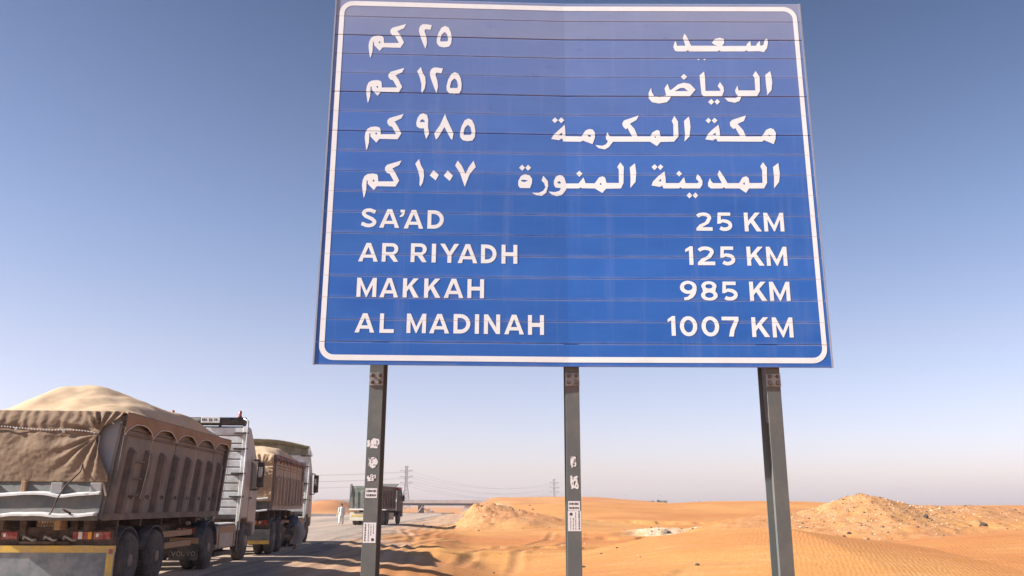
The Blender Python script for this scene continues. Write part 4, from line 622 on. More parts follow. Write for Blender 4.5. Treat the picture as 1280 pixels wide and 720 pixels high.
# ------------------------------------------------------------------ trucks
def wheel(parent, x, y, r=.52, w=.28, dual=False, side=1, rear=True):
    """tyre with a rim as its child; x is the outer face"""
    s_ = side; ww = w * (2.1 if dual else 1)
    mb = MB()
    pr = [(0 * s_, r * .60), (-.012 * s_, r * .64), (-.004 * s_, r * .78), (-.03 * s_, r * .93), (-.07 * s_, r * .985), (-.09 * s_, r), (-(w - .06) * s_, r), (-(w - .02) * s_, r * .9), (-w * s_, r * .62)]
    mb.lathe(pr, (x, y, r), 'x', 32)
    if dual: mb.lathe([(a - w * 1.12 * s_, b) for a, b in pr], (x, y, r), 'x', 24)
    # tread blocks
    for k in range(40):
        a = 2 * math.pi * k / 40; c, s2 = math.cos(a), math.sin(a)
        tx = math.cos(a + math.pi / 2), math.sin(a + math.pi / 2)
        for q in ((-.10, -.14), (-.16, -.20)):
            vs = []
            for xx in q:
                for (rr, tt) in ((r - .004, -.022), (r - .004, .022), (r + .010, .018), (r + .010, -.018)):
                    vs.append((x + xx * s_, y + c * rr + tx[0] * tt, r + s2 * rr + tx[1] * tt))
            mb.add(vs, [(0, 1, 2, 3), (7, 6, 5, 4), (0, 4, 5, 1), (1, 5, 6, 2), (2, 6, 7, 3), (3, 7, 4, 0)])
    o = mb.build('wheel', M['tyre'], parent)
    rm = MB()
    if rear: rp = [(-.004, r * .60), (-.02, r * .56), (-.10, r * .52), (-.15, r * .40), (-.15, r * .30), (-.03, r * .27), (.0, r * .22), (.01, r * .12)]
    else: rp = [(-.002, r * .60), (-.02, r * .56), (-.03, r * .50), (.01, r * .36), (.045, r * .30), (.05, r * .2), (.06, r * .12)]
    rm.lathe([(a * s_, b) for a, b in rp], (x, y, r), 'x', 24)
    for k in range(10):
        a = 2 * math.pi * k / 10
        rm.lathe([(-.14 * s_ if rear else .005 * s_, .017), ((-.11 if rear else .035) * s_, .015)], (x, y + math.cos(a) * r * .345, r + math.sin(a) * r * .345), 'x', 6, False)
    rm.build('rim', M['rim'], o)
    return o

BODY_Z0, BODY_Z1, SH = 1.30, 3.16, .27
def sy(y, z): return y + SH * (z - BODY_Z0)

def tipper_body(root, y0, y1, m, nribs, hx=1.25, lean=True, z0=None, z1=None, rungs=True, rib_mat=None, topband=.55):
    sh = SH if lean else 0.0
    z0 = BODY_Z0 if z0 is None else z0; z1 = BODY_Z1 if z1 is None else z1
    b = MB(); t_ = .05
    b.box(-hx, -hx + t_, y0, y1, z0, z1, sh, z0); b.box(hx - t_, hx, y0, y1, z0, z1, sh, z0)
    b.box(-hx + t_, hx - t_, y1 - t_, y1, z0, z1, sh, z0)
    b.box(-hx + t_, hx - t_, y0, y1 - t_, z0, z0 + .06, sh, z0)
    body = b.build('tipper_body', m, root)
    rm_ = rib_mat or m
    for sx in (1, -1):
        xo = sx * hx; L = y1 - y0
        # top rail, band line, bottom sill
        for za, zb_, pr in ((z1 - .09, z1 + .015, .07), (z1 - .24, z1 - .19, .045), (z1 - .34, z1 - .30, .03), (z0 - .02, z0 + .10, .06)):
            q = MB(); q.box(min(xo, xo + sx * pr), max(xo, xo + sx * pr), y0 - .01, y1 + .01, za, zb_, sh, z0); q.build('side_rail', rm_, body)
        for k in range(nribs):
            yy = y0 + L * (k + .75) / (nribs + .35)
            q = MB(); zt_ = z1 - topband; p_ = .11; wb, wf = .24, .15
            vs = []
            for z, pp in ((z0 + .10, p_), (zt_ - .10, p_), (zt_, .0)):
                d = sh * (z - z0)
                vs += [(xo, yy - wb / 2 + d, z), (xo + sx * pp, yy - wf / 2 + d, z), (xo + sx * pp, yy + wf / 2 + d, z), (xo, yy + wb / 2 + d, z)]
            fs = [(0, 1, 2, 3), (8, 9, 10, 11)] + [(j * 4 + i, j * 4 + (i + 1) % 4, (j + 1) * 4 + (i + 1) % 4, (j + 1) * 4 + i) for j in range(2) for i in range(4)]
            q.add(vs, fs); q.build('rib', rm_, body, bevel=.006)
        for yy, w_ in ((y0 + .03, .12), (y1 - .15, .12)):
            q = MB(); q.box(min(xo, xo + sx * .09), max(xo, xo + sx * .09), yy, yy + w_, z0 + .1, z1 - .09, sh, z0); q.build('corner_post', rm_, body, bevel=.006)
        if rungs and sx > 0:
            ya = y0 + L * .75 / (nribs + .35) + .17; yb = y0 + L * 1.75 / (nribs + .35) - .17
            for z in (1.72, 2.02, 2.34):
                q = MB(); d = sh * (z - z0); q.box(xo, xo + .07, ya + d, yb + d, z, z + .035); q.build('step_rung', rm_, body)
        if sx > 0:
            # tie hooks and chained latches low on the side
            for k in range(nribs):
                yy = y0 + L * (k + 1.22) / (nribs + .35); q = MB(); d = sh * .35
                q.tube([(xo + .01, yy + d - .05, z0 + .42), (xo + .05, yy + d, z0 + .36), (xo + .05, yy + d + .06, z0 + .40), (xo + .01, yy + d + .09, z0 + .43)], .012, 5)
                q.build('tie_hook', M['black'], body)
    return body

def canvas_cover(root, y0, y1, peak, m_top, m_side, hx=1.25, z1=None, lean=True, seed=1, gap=True, ties=5, drop=.46, side=True, rear_z=1.95, humps=((-.25, 3.2, 1.0), (.2, 6.3, .30))):
    """a tarpaulin pulled over the heaped load, hanging over the tailgate and tied along the side"""
    sh = SH if lean else 0.0
    z1 = BODY_Z1 if z1 is None else z1
    d1 = sh * (z1 - BODY_Z0); ya, yb = y0 + d1 - .03, y1 + d1 + .02
    rnd = random.Random(seed)
    def top(u, v):
        x = -hx - .03 + (2 * hx + .06) * u; y = ya + (yb - ya) * v
        e_ = max(0.0, min(1, (1 - abs(2 * u - 1)) * 2.6)) ; f = max(0.0, min(1, v * 7)) ; g_ = max(0.0, min(1, (1 - v) * 9))
        prof = (1 - (1 - e_) ** 2) ** .9 * (1 - (1 - f) ** 2) * g_
        h = 0
        for (hx_, hy_, a) in humps:
            h += a * math.exp(-((x - hx_) / 1.45) ** 2 - ((y - ya - hy_) / (1.9 if a > .5 else 1.3)) ** 2)
        h = peak * h * prof + .10 * prof
        wr = noise.noise(Vector((x * 2.2 + seed, y * 1.1, 0))) * .06 * prof - abs(noise.noise(Vector((x * 3.2 + y * 1.4, y * 2.2 - x * .8, seed)))) * .05 * (prof * (1 - prof) * 3 + .15) + noise.noise(Vector((x * 7, y * 3.5, seed))) * .014 + noise.noise(Vector((x * 1.6, y * 14, seed))) * .012 * (1 - prof)
        return (x, y, z1 + .06 + h + wr)
    c = MB(); c.grid(top, 40, 76); cover = c.build('tarpaulin', m_top, root, solid=.006)
    cover['label'] = 'sand coloured canvas stretched over the heaped load'
    # rear fall
    def rear(u, v):
        z = z1 + .08 - (z1 + .08 - rear_z) * v
        xr = hx + .03
        if gap:
            q = (z1 - z)
            xr = float(np.interp(q, [-.1, .04, .22, .45, .8, 1.1, 1.4], [hx + .03, hx - .02, hx - .30, hx - .36, hx - .20, hx - .02, hx + .02]))
        x = -hx - .03 + (xr + hx + .03) * u
        ydown = sh * (z - BODY_Z0)
        # folds: gathered to the rope end at the right, fanning below it
        fx, fz = hx - .33, z1 - .36
        ang = math.atan2(z - fz, x - fx); dist = math.hypot(x - fx, z - fz)
        near_ = math.exp(-(dist / .75) ** 2) * (1 if gap else .25)
        fold = math.sin(ang * 17 + 2.5 * noise.noise(Vector((ang * 2, dist * 2, seed)))) * .040 * near_ * min(1, dist * 3.5)
        fold += .010 * math.sin(x * 34 + 3 * noise.noise(Vector((x * 3, z, seed)))) * math.exp(-((z - (z1 + .02)) / .3) ** 2)
        fold += noise.noise(Vector((x * 2.6 + z, z * 2.2, seed))) * .045 * math.sin(math.pi * min(1, max(0, v)))
        fold += noise.noise(Vector((x * 9 - z * 6, z * 12 + x * 3, seed + 4))) * .010 + noise.noise(Vector((x * 22, z * 26, seed + 7))) * .004
        cinch = -.05 * math.exp(-((z - (z1 - .26)) / .06) ** 2)
        bulge = .07 * math.sin(math.pi * v) + .03 * math.sin(math.pi * min(1, v * 4))
        return (x, y0 + ydown - .05 - bulge - fold - cinch * .6, z + .012 * noise.noise(Vector((x * 6, 0, seed))) * (v > .95))
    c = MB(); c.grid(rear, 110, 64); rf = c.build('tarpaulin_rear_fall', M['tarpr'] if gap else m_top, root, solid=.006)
    rf['label'] = 'wrinkled canvas hanging over the tailgate'
    if side:
        for sx in (1, -1):
            n = ties; Ls = (yb - ya)
            def sd(u, v):
                y = ya + Ls * u; ph = (u * n) % 1.0
                hem = (drop * .42 + drop * .58 * (1 - math.sqrt(max(0, 1 - (2 * ph - 1) ** 2 * .985)))) * (1 - .25 * u)
                z = z1 + .07 - hem * v
                w_ = .012 * math.sin(u * n * 2 * math.pi * 2) * v + noise.noise(Vector((y * 3, z * 3, seed))) * .02
                return (sx * (hx + .085 + .02 * v + w_ + .01 * math.sin(math.pi * v)), y - sh * hem * v, z + noise.noise(Vector((y * 5, 0, seed + 3))) * .01)
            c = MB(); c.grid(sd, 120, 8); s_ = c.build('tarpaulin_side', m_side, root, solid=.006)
            s_['label'] = 'scalloped canvas edge tied down along the side'
            r_ = MB(); r_.tube([(lambda p: (p[0] + sx * .008, p[1], p[2] - .004))(sd(i / 90, 1.0)) for i in range(91)], .011, 5)
            r_.build('hem_rope', M['rope'] if m_side is M['tarp2'] else M['maroon'], root)
            for k in range(n + 1):
                p = sd(min(.999, k / n), 1.0)
                r_ = MB(); q = (sx * (hx + .10), p[1] - sh * (p[2] - 1.7), 1.66)
                r_.tube([p, ((p[0] + q[0]) / 2 + .015 * sx, (p[1] + q[1]) / 2 + .02, (p[2] + q[2]) / 2), q], .0065, 4); r_.build('tie_rope', M['rope'] if k % 2 else M['black'], root)
    # rope with rings across the rear fall
    if gap:
        zr = z1 - .27; pts = [(-hx + (2 * hx - .36) * i / 40, y0 + sh * (zr - BODY_Z0) - .125 + .008 * math.sin(i), zr + .02 * math.sin(i / 40 * 9) - .10 * (i / 40) ** 3) for i in range(41)]
        r_ = MB(); r_.tube(pts, .016, 6); r_.build('tie_rope', M['maroon'], root)
        ring = MB()
        for i in range(1, 40):
            p = pts[i]; ring.box(p[0] - .008, p[0] + .008, p[1] - .028, p[1] - .012, p[2] + .006, p[2] + .030)
        ring.build('rope_rings', M['lip'], root)['kind'] = 'stuff'
        for i in (13, 29):
            p = pts[i]; q = MB(); q.box(p[0] - .026, p[0] + .026, p[1] - .045, p[1] - .02, p[2] - .045, p[2] + .02); q.build('rope_clip', M['galv'], root, bevel=.005)
        # rope that drops from the fall to the tailgate, knotted
        q = MB(); q.tube([(hx - .42, y0 + .30, 2.36), (hx - .50, y0 + .18, 2.27), (hx - .48, y0 + .08, 2.12), (hx - .62, y0 - .13, 1.86), (hx - .70, y0 - .17, 1.66), (hx - .78, y0 - .16, 1.42), (hx - .86, y0 - .12, 1.34)], .014, 6)
        q.build('tie_rope', M['chassis'], root)
        q = MB(); q.tube([(hx - .33, y0 + sh * 1.6 - .11, z1 - .38), (hx - .36, y0 + .38, z1 - .62), (hx - .33, y0 + .3, z1 - .86), (hx - .12, y0 + .18, z1 - 1.18), (hx + .02, y0 + .06, z1 - 1.45)], .018, 6)
        q.build('hem_rope', M['rope'], root)

def tail_lamps(root, x0, x1, yb, z0, z1, nm='tail_lamp'):
    h = MB(); h.box(x0, x1, yb, yb + .07, z0, z1); lamp = h.build(nm, M['chassis'], root, bevel=.008)
    w = x1 - x0; zz0, zz1 = z0 + .035, z1 - .035
    for a, b_, m in ((.08, .20, 'red'), (.20, .30, 'clear'), (.30, .42, 'red'), (.42, .52, 'amber'), (.56, .96, 'red')):
        q = MB(); q.box(x0 + w * a + .003, x0 + w * b_ - .003, yb - .018, yb - .001, zz0, zz1); q.build('lens', M[m], lamp, bevel=.004)
    q = MB(); q.box(x0 + w * .62, x0 + w * .68, yb - .024, yb - .019, zz0 + .04, zz1 - .03); q.build('reflector', M['lip'], lamp)
    return lamp

def cab(root, y, variant=0, zf=1.15, top=3.80, x=1.22):
    """cab-over tractor cab: y is its rear wall, the front faces +y"""
    prof = [(y, zf), (y, top - .12), (y + .12, top), (y + .45, top - .04), (y + .95, top - .45), (y + 1.45, 2.85), (y + 1.68, 2.2), (y + 1.75, 1.9), (y + 1.75, .75), (y + 1.5, .62), (y + 1.45, 1.0), (y + .75, 1.05), (y + .7, zf)]
    b = MB(); b.prism(prof, -x, x, 'x'); c = b.build('cab', M['cabside'], root, bevel=.07)
    # ribbed rear wall panels
    z = zf + .12; k = 0
    while z < top - .25:
        q = MB(); q.box(-x + .10, x - .14, y - .045, y - .002, z, z + .19); q.build('rear_wall_panel', M['cab'], c, bevel=.012); z += .225; k += 1
    q = MB(); q.box(-x + .06, x - .06, y - .06, y - .004, top - .24, top - .06); q.build('rear_wall_panel', M['cab'], c, bevel=.02)
    for xx in (x - .13, -x + .01):
        q = MB(); q.box(xx, xx + .12, y - .07, y - .003, zf - .3, top - .02); q.build('rear_corner_trim', M['cab'], c, bevel=.02)
    # windows, door seam, handle
    for sx in (1, -1):
        xo = sx * (x + .001); q = MB(); q.prism([(y + .80, 1.95), (y + 1.55, 1.95), (y + 1.35, 2.7), (y + .80, 2.8)], min(xo, xo + sx * .008), max(xo, xo + sx * .008), 'x'); q.build('side_window', M['glass'], c)
        q = MB(); q.box(min(xo, xo + sx * .004), max(xo, xo + sx * .004), y + .70, y + .72, 1.1, 2.95); q.build('door_seam', M['black'], c)
        q = MB(); q.box(min(xo, xo + sx * .035), max(xo, xo + sx * .035), y + .78, y + .96, 1.72, 1.77); q.build('door_handle', M['black'], c, bevel=.005)
    q = MB(); q.prism([(y + 1.45, 2.80), (y + 1.72, 1.95), (y + 1.77, 1.95), (y + 1.50, 2.84)], -x + .12, x - .12, 'x'); q.build('windscreen', M['glass'], c)
    q = MB(); q.box(-x + .1, x - .1, y + 1.752, y + 1.78, .8, 1.6); q.build('grille', M['black'], c)
    # grab frame / pipe at the right rear corner with clamps
    for sx in (1, -1):
        q = MB(); q.tube([(sx * (x - .02), y - .12, zf - .25), (sx * (x + .02), y - .12, 2.2), (sx * (x + .02), y - .12, top + .12), (sx * (x - .12), y - .10, top + .2)], .028, 8); q.build('grab_pipe', M['cab'], c)
    for z in (1.75, 2.4, 3.1, 3.55):
        q = MB(); q.box(x - .36, x + .05, y - .145, y - .05, z, z + .05); q.build('pipe_clamp', M['black'], c, bevel=.008)
    # mirror on its arm, right side (and left)
    for sx in (1, -1):
        q = MB(); q.tube([(sx * x, y + 1.05, 2.86), (sx * (x + .12), y + 1.10, 2.86), (sx * (x + .20), y + 1.10, 2.74)], .025, 6)
        arm = q.build('mirror_arm', M['black'], c); q = MB(); q.tube([(sx * x, y + 1.05, 2.0), (sx * (x + .14), y + 1.10, 2.0), (sx * (x + .22), y + 1.10, 2.12)], .022, 6); q.build('mirror_arm', M['black'], c)
        q = MB(); xa, xb = sorted((sx * (x + .10), sx * (x + .31)))
        q.box(xa, xb, y + 1.06, y + 1.17, 2.06, 2.80); q.build('mirror_housing', M['black'], arm, bevel=.03)
        q = MB(); q.box(xa + .045, xb - .045, y + 1.045, y + 1.058, 2.36, 2.66); q.build('mirror_face', M['mirror'], arm)
    return c

def roof_gear(root, y, top, style):
    if style == 'bar':
        q = MB(); q.tube([(-1.2, y + .02, top + .12), (1.14, y + .02, top + .12)], .12, 10)
        bar = q.build('roof_bar', M['black'], root)
        for x in (-1.1, -.4, .4, 1.1):
            k = MB(); k.box(x - .03, x + .03, y - .02, y + .06, top - .05, top + .05); k.build('bracket', M['black'], bar)
        q = MB(); q.box(-.12, .42, y - .135, y - .105, top + .06, top + .24); s_ = q.build('name_board', M['cab'], root, bevel=.01); s_['label'] = 'small white name board with worn dark letters'
        l_ = MB(); rr = random.Random(3); xx = -.09
        for grp in (3, 2, 2):
            for k in range(grp):
                l_.box(xx, xx + .03, y - .139, y - .1355, top + .11 + rr.uniform(0, .02), top + .18 + rr.uniform(0, .02)); xx += .05
            xx += .05
        l_.build('letters', M['ink'], s_)
        for x in (-1.0, .95):
            q = MB(); q.lathe([(0, .06), (.05, .06), (.055, .045), (.17, .05), (.20, .03)], (x, y + .02, top + .235), 'z', 12); q.build('beacon', M['red'], root)
    else:
        # deep olive roof deflector, open towards the rear
        q = MB(); n = 14
        def f(u, v):
            x = -1.22 + 2.44 * u; return (x, y - .35 + 1.3 * v + .08 * math.sin(math.pi * u), top + .02 + .62 * (1 - v) + .10 * math.sin(math.pi * u) * (1 - v) - (.30 * u) * (1 - v))
        q.grid(f, 20, 6); d = q.build('roof_deflector', M['olive'], root, solid=.04)
        q = MB()
        q.prism([(y - .33, top + .02), (y - .33, top + .36), (y + .9, top + .04), (y + .9, top + .01)], 1.2, 1.23, 'x')
        q.prism([(y - .33, top + .02), (y - .33, top + .64), (y + .9, top + .04), (y + .9, top + .01)], -1.23, -1.2, 'x'); q.build('deflector_cheek', M['cab'], d)
        q = MB(); q.prism([(-1.2, top - .02), (1.2, top - .02), (1.2, top + .30), (-1.2, top + .60)], y + .1, y + .14); q.build('deflector_web', M['olive'], d)

def block_text(word, x0, z0, w, h, y, parent, m):
    """raised block lettering on a flap, facing -y"""
    G = {'V': [[(0, 1), (.5, 0), (1, 1)]], 'O': [[(.5 + .5 * math.cos(a * math.pi / 8), .5 + .5 * math.sin(a * math.pi / 8)) for a in range(17)]], 'L': [[(0, 1), (0, 0), (1, 0)]]}
    mb = MB(); cw = w / len(word)
    for i, ch in enumerate(word):
        for st in G[ch]:
            for (a, b_) in zip(st[:-1], st[1:]):
                p = Vector((x0 + cw * (i + .12 + .7 * a[0]), y, z0 + h * a[1])); q = Vector((x0 + cw * (i + .12 + .7 * b_[0]), y, z0 + h * b_[1]))
                d = (q - p).normalized(); n_ = Vector((-d.z, 0, d.x)) * h * .10; p -= d * h * .04; q += d * h * .04
                vs = [p - n_, q - n_, q + n_, p + n_]; vs += [v + Vector((0, -.004, 0)) for v in vs]
                mb.add(vs, [(3, 2, 1, 0), (4, 5, 6, 7), (0, 1, 5, 4), (1, 2, 6, 5), (2, 3, 7, 6), (3, 0, 4, 7)])
    mb.build('lettering', m, parent)

def articulated(loc, heading, label, first=True):
    global BODY_Z0, BODY_Z1, SH
    BODY_Z0, BODY_Z1, SH = (1.30, 3.16, .27) if first else (1.42, 3.06, .02)
    yb0, yb1 = (-.84, 6.15) if first else (-.42, 6.6)
    """tractor and tipping semi-trailer; y = 0 at the rear bumper, +y forward"""
    root = empty('tipper_truck', (loc[0], loc[1], 0), heading)
    tag(root, label, 'dump truck', 'loaded tipper trucks parked along the road')
    bm_ = M['body'] if first else M['body2']
    tipper_body(root, yb0, yb1, bm_, 8 if first else 9, rib_mat=M['ribm'] if first else None)
    # tailgate with its bent lips
    g = MB(); g.box(-1.20, 1.20, yb0 - .06, yb0 - .005, BODY_Z0 - .02, 1.98, SH, BODY_Z0); gate = g.build('tailgate', M['gate'], root)
    q = MB(); q.box(-1.20, 1.20, yb0 + .2 * first, yb0 + .06 + .2 * first, 1.985, BODY_Z1 + .03, SH, 2.0); q.build('tailgate_upper_panel', M['panelgrey'] if first else M['gate'], root)
    for (z, amp, out_) in ((1.735, .018, .12), (1.385, .015, .17)):
        q = MB(); n = 40; vs = []; fs = []
        for i in range(n + 1):
            x = -1.22 + 2.40 * i / n; w_ = amp * (noise.noise(Vector((x * 3.1, z * 7, 3))) * 1.6 + math.sin(x * 5 + z)); yy = yb0 - .06 + SH * (z - BODY_Z0)
            vs += [(x, yy, z + w_ + .03), (x, yy - out_, z + w_), (x, yy - out_, z + w_ - .035), (x, yy, z + w_ - .03)]
        for i in range(n): fs += [(4 * i + k, 4 * i + 4 + k, 4 * i + 4 + (k + 1) % 4, 4 * i + (k + 1) % 4) for k in range(4)]
        fs += [(0, 1, 2, 3), (4 * n + 3, 4 * n + 2, 4 * n + 1, 4 * n)]
        q.add(vs, fs); q.build('tailgate_lip', M['lip'], gate)
    for x in (-.88, .30, .98 ):
        q = MB(); q.box(x, x + .20, yb0 - .09 + SH * .4, yb0 - .01 + SH * .4, 1.74, 1.93); q.build('bracket', M['panelgrey'], gate, bevel=.012)
    q = MB(); q.box(-.22, -.14, yb0 - .09 + SH * .4, yb0 + .04 + SH * .4, 1.74, 1.95); b_ = q.build('bracket', M['wood'], gate, bevel=.012)
    for x in (-.9, -.62, .62):
        q = MB(); q.tube([(x, yb0 - .09, 1.46), (x + .04, yb0 - .21, 1.48), (x + .10, yb0 - .22, 1.44), (x + .14, yb0 - .11, 1.40)], .018, 6); q.build('hook', M['chassis'], gate)
    if first:
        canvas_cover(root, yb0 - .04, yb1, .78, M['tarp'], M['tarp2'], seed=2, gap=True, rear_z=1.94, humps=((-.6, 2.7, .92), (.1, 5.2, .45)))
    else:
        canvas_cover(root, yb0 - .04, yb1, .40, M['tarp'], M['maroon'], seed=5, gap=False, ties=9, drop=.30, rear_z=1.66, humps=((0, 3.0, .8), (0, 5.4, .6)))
    # chassis
    for x in (-.52, .40):
        q = MB(); q.box(x, x + .12, -.05, 6.6, .98, 1.28); q.build('chassis_beam', M['chassis'], root)
        q = MB(); q.box(x, x + .12, 4.6, 10.4, .72, .97); q.build('chassis_beam', M['chassis'], root)
    for y_ in (.25, 1.4, 2.6, 3.8, 5.0):
        q = MB(); q.box(-1.1, 1.1, y_, y_ + .1, 1.14, 1.34); q.build('cross_member', M['chassis'], root)
    for y_ in (.70, 2.15, 5.8, 9.35):
        q = MB(); q.tube([(-1.0, y_, .52), (1.0, y_, .52)], .075, 8); q.build('axle', M['chassis'], root)
    # rear bumper group
    if not first:
        q = MB(); q.box(-1.25, 1.22, -.03, .03, .46, .80); up = q.build('underrun_plate', M['plate'], root)
        q = MB(); q.box(-1.25, 1.22, -.055, .03, .34, .455); q.build('reflective_band', M['yellow'], up)
    if first: q = MB(); q.box(-1.25, 1.22, -.03, .03, .20, .70); up = q.build('underrun_plate', M['plate'], root)
    if first: q = MB(); q.box(-1.25, 1.225, -.055, .03, .70, .82); q.build('reflective_band', M['yellow'], up)
    if first: q = MB(); q.box(1.10, 1.225, -.057, -.032, .19, .697); q.build('reflective_band', M['yellow'], up)
    if first: q = MB(); q.box(-1.25, -1.13, -.057, -.032, .19, .697); q.build('reflective_band', M['yellow'], up)
    if first: q = MB(); q.box(1.145, 1.215, -.066, -.058, .68, .76); q.build('reflector', M['red'], up)
    q = MB(); q.box(-1.22, 1.20, .0, .06, .823, 1.14); q.build('lamp_board', M['chassis'], root)
    tail_lamps(root, .40, 1.18, -.06, .90, 1.10); tail_lamps(root, -1.22, -.50, -.06, .90, 1.10)
    q = MB(); q.box(-.30, .22, -.02, -.005, 1.12, 1.29); pt = q.build('number_plate', M['wood'], root, bevel=.004); pt.location.y = -.04; pt.rotation_euler = (R(-8), 0, 0); pt['label'] = 'dusty number plate, unreadable'
    l_ = MB(); rr = random.Random(8)
    for i in range(9):
        for j in (0, 1):
            x_ = -.26 + i * .05; z_ = 1.14 + j * .075; l_.box(x_, x_ + rr.uniform(.01, .03), -.024, -.0205, z_ + rr.uniform(0, .02), z_ + .045)
    l_.build('print', M['lip'], pt)
    for x in (-.42, -.05, .30):
        q = MB(); q.tube([(x, -.05, .94), (x + .04, -.10, .99), (x + .1, -.1, .96), (x + .16, -.06, .92), (x + .24, -.08, .93)], .028, 6); q.build('coupling', M['galv'], root)
    q = MB(); q.tube([(-.48, -.04, .88), (.40, -.04, .88)], .03, 6); q.build('rear_crossbar', M['chassis'], root)
    for x in (.20, .72, -.8):
        q = MB(); q.box(x, x + .12, -.30, .0, 1.10, 1.33); q.build('hinge_block', M['chassis'] if x != .20 else M['wood'], root, bevel=.02)
    # wheels: right side visible, left side mirrored
    for y_ in (.70, 2.15):
        wheel(root, 1.25, y_, dual=True); wheel(root, -1.25, y_, dual=True, side=-1)
        for sx in (1, -1):
            q = MB(); n = 10
            def fn(u, v): a = math.pi * (.08 + .84 * u); return (sx * (.72 + .46 * v), y_ + .62 * math.cos(a), .54 + .60 * math.sin(a))
            q.grid(fn, 12, 1); q.build('mudguard', M['navy'], root, solid=.02)
    # under-run side structures between the trailer axles and tractor
    for z in (.62, .86):
        q = MB(); q.box(.95, 1.12, 2.75, 4.75, z, z + .13); q.build('side_guard', M['wood'], root, bevel=.01)
    q = MB(); q.box(.55, .94, 2.95, 3.7, .55, 1.12); q.build('tool_box', M['chassis'], root, bevel=.02)
    # tractor
    wheel(root, 1.25, 5.78, dual=True); wheel(root, -1.25, 5.78, dual=True, side=-1)
    wheel(root, 1.22, 9.35, dual=False, rear=False, w=.30); wheel(root, -1.22, 9.35, dual=False, rear=False, w=.30, side=-1)
    for sx in (1, -1):
        q = MB()
        def fn(u, v): a = math.pi * (-.02 + 1.02 * u); return (sx * (.66 + .60 * v), 5.78 - .64 * math.cos(a), .56 + .62 * math.sin(a))
        q.grid(fn, 16, 1); q.build('mudguard', M['navy'], root, solid=.025)
        x0, x1 = sorted((sx * .52, sx * 1.20))
        q = MB(); q.box(x0, x1, 5.06, 5.085, .26, .62); fl = q.build('mud_flap', M['black'], root)
        if sx > 0: block_text('VOLVO', .58, .36, .58, .095, 5.058, fl, M['galv'])
        q = MB(); q.box(x0, x1, 5.0, 5.05, .64, .78); q.build('bumper_board', M['wood'], root)
        a, b2 = (.62, 1.12) if sx > 0 else (-1.12, -.62)
        tail_lamps(root, a, b2, 5.0, .84, 1.04)
    # tank box with plywood strip between the axles
    for sx in (1, -1):
        x0, x1 = sorted((sx * .70, sx * 1.20))
        q = MB(); q.box(x0, x1, 6.62, 8.45, .42, 1.02); tk = q.build('fuel_tank', M['tank'], root, bevel=.05)
        xa, xb = sorted((sx * 1.201, sx * 1.212))
        q = MB(); q.box(xa, xb, 6.72, 8.36, .82, 1.0); q.build('tank_strip', M['wood'], tk)
        for y_ in (6.72, 8.2):
            q = MB(); q.box(xa, xb + (.006 if sx > 0 else 0), y_, y_ + .12, .44, .81); q.build('tank_strap', M['wood'], tk)
        q = MB(); q.box(x0, x1, 6.62, 8.45, 1.04, 1.075); q.build('tank_lid', M['lip'], tk)
        q = MB(); q.box(xb - .02, xb + .0, 8.5, 8.62, .3, 1.1); q.build('step', M['black'], root)
        q = MB(); q.box(x0 + .05, x1 - .05, 6.7, 8.4, .24, .34); q.build('side_skirt', M['chassis'], root)
    # air lines, rams and clutter behind the cab
    for k in range(6):
        x = -.6 + k * .22; q = MB(); q.tube([(x, 6.4, 1.15), (x + .05, 6.9, 1.02 + .12 * (k % 3)), (x - .03, 7.5, 1.2), (x, 8.1, 1.32 + .1 * (k % 2))], .022, 6); q.build('air_hose', M['black'], root)
    for x, y_, z in ((.95, 4.9, 1.12), (1.0, 5.5, 1.28), (.9, 6.3, 1.18), (1.02, 6.6, 1.22)):
        q = MB(); q.lathe([(0, .05), (.10, .05), (.12, .03)], (x, y_, z), 'y', 8); q.build('valve', M['galv'], root)
    q = MB(); q.box(-.45, .45, 4.9, 6.3, 1.0, 1.1); q.build('coupling_plate', M['chassis'], root)
    q = MB(); q.box(-.5, .5, 7.5, 8.4, 1.0, 1.35); q.build('battery_box', M['black'], root)
    cab(root, 8.78, 0, top=3.80 if first else 3.66); roof_gear(root, 8.78, 3.80 if first else 3.62, 'bar' if first else 'deflector')
    return root


t1 = articulated(TR1, R(2.9), 'nearest tipper truck with scalloped brown canvas over its heaped load', True)
t2 = articulated(TR2, R(6.0), 'second tipper truck with plain tan canvas, maroon rails and an olive roof deflector', False)

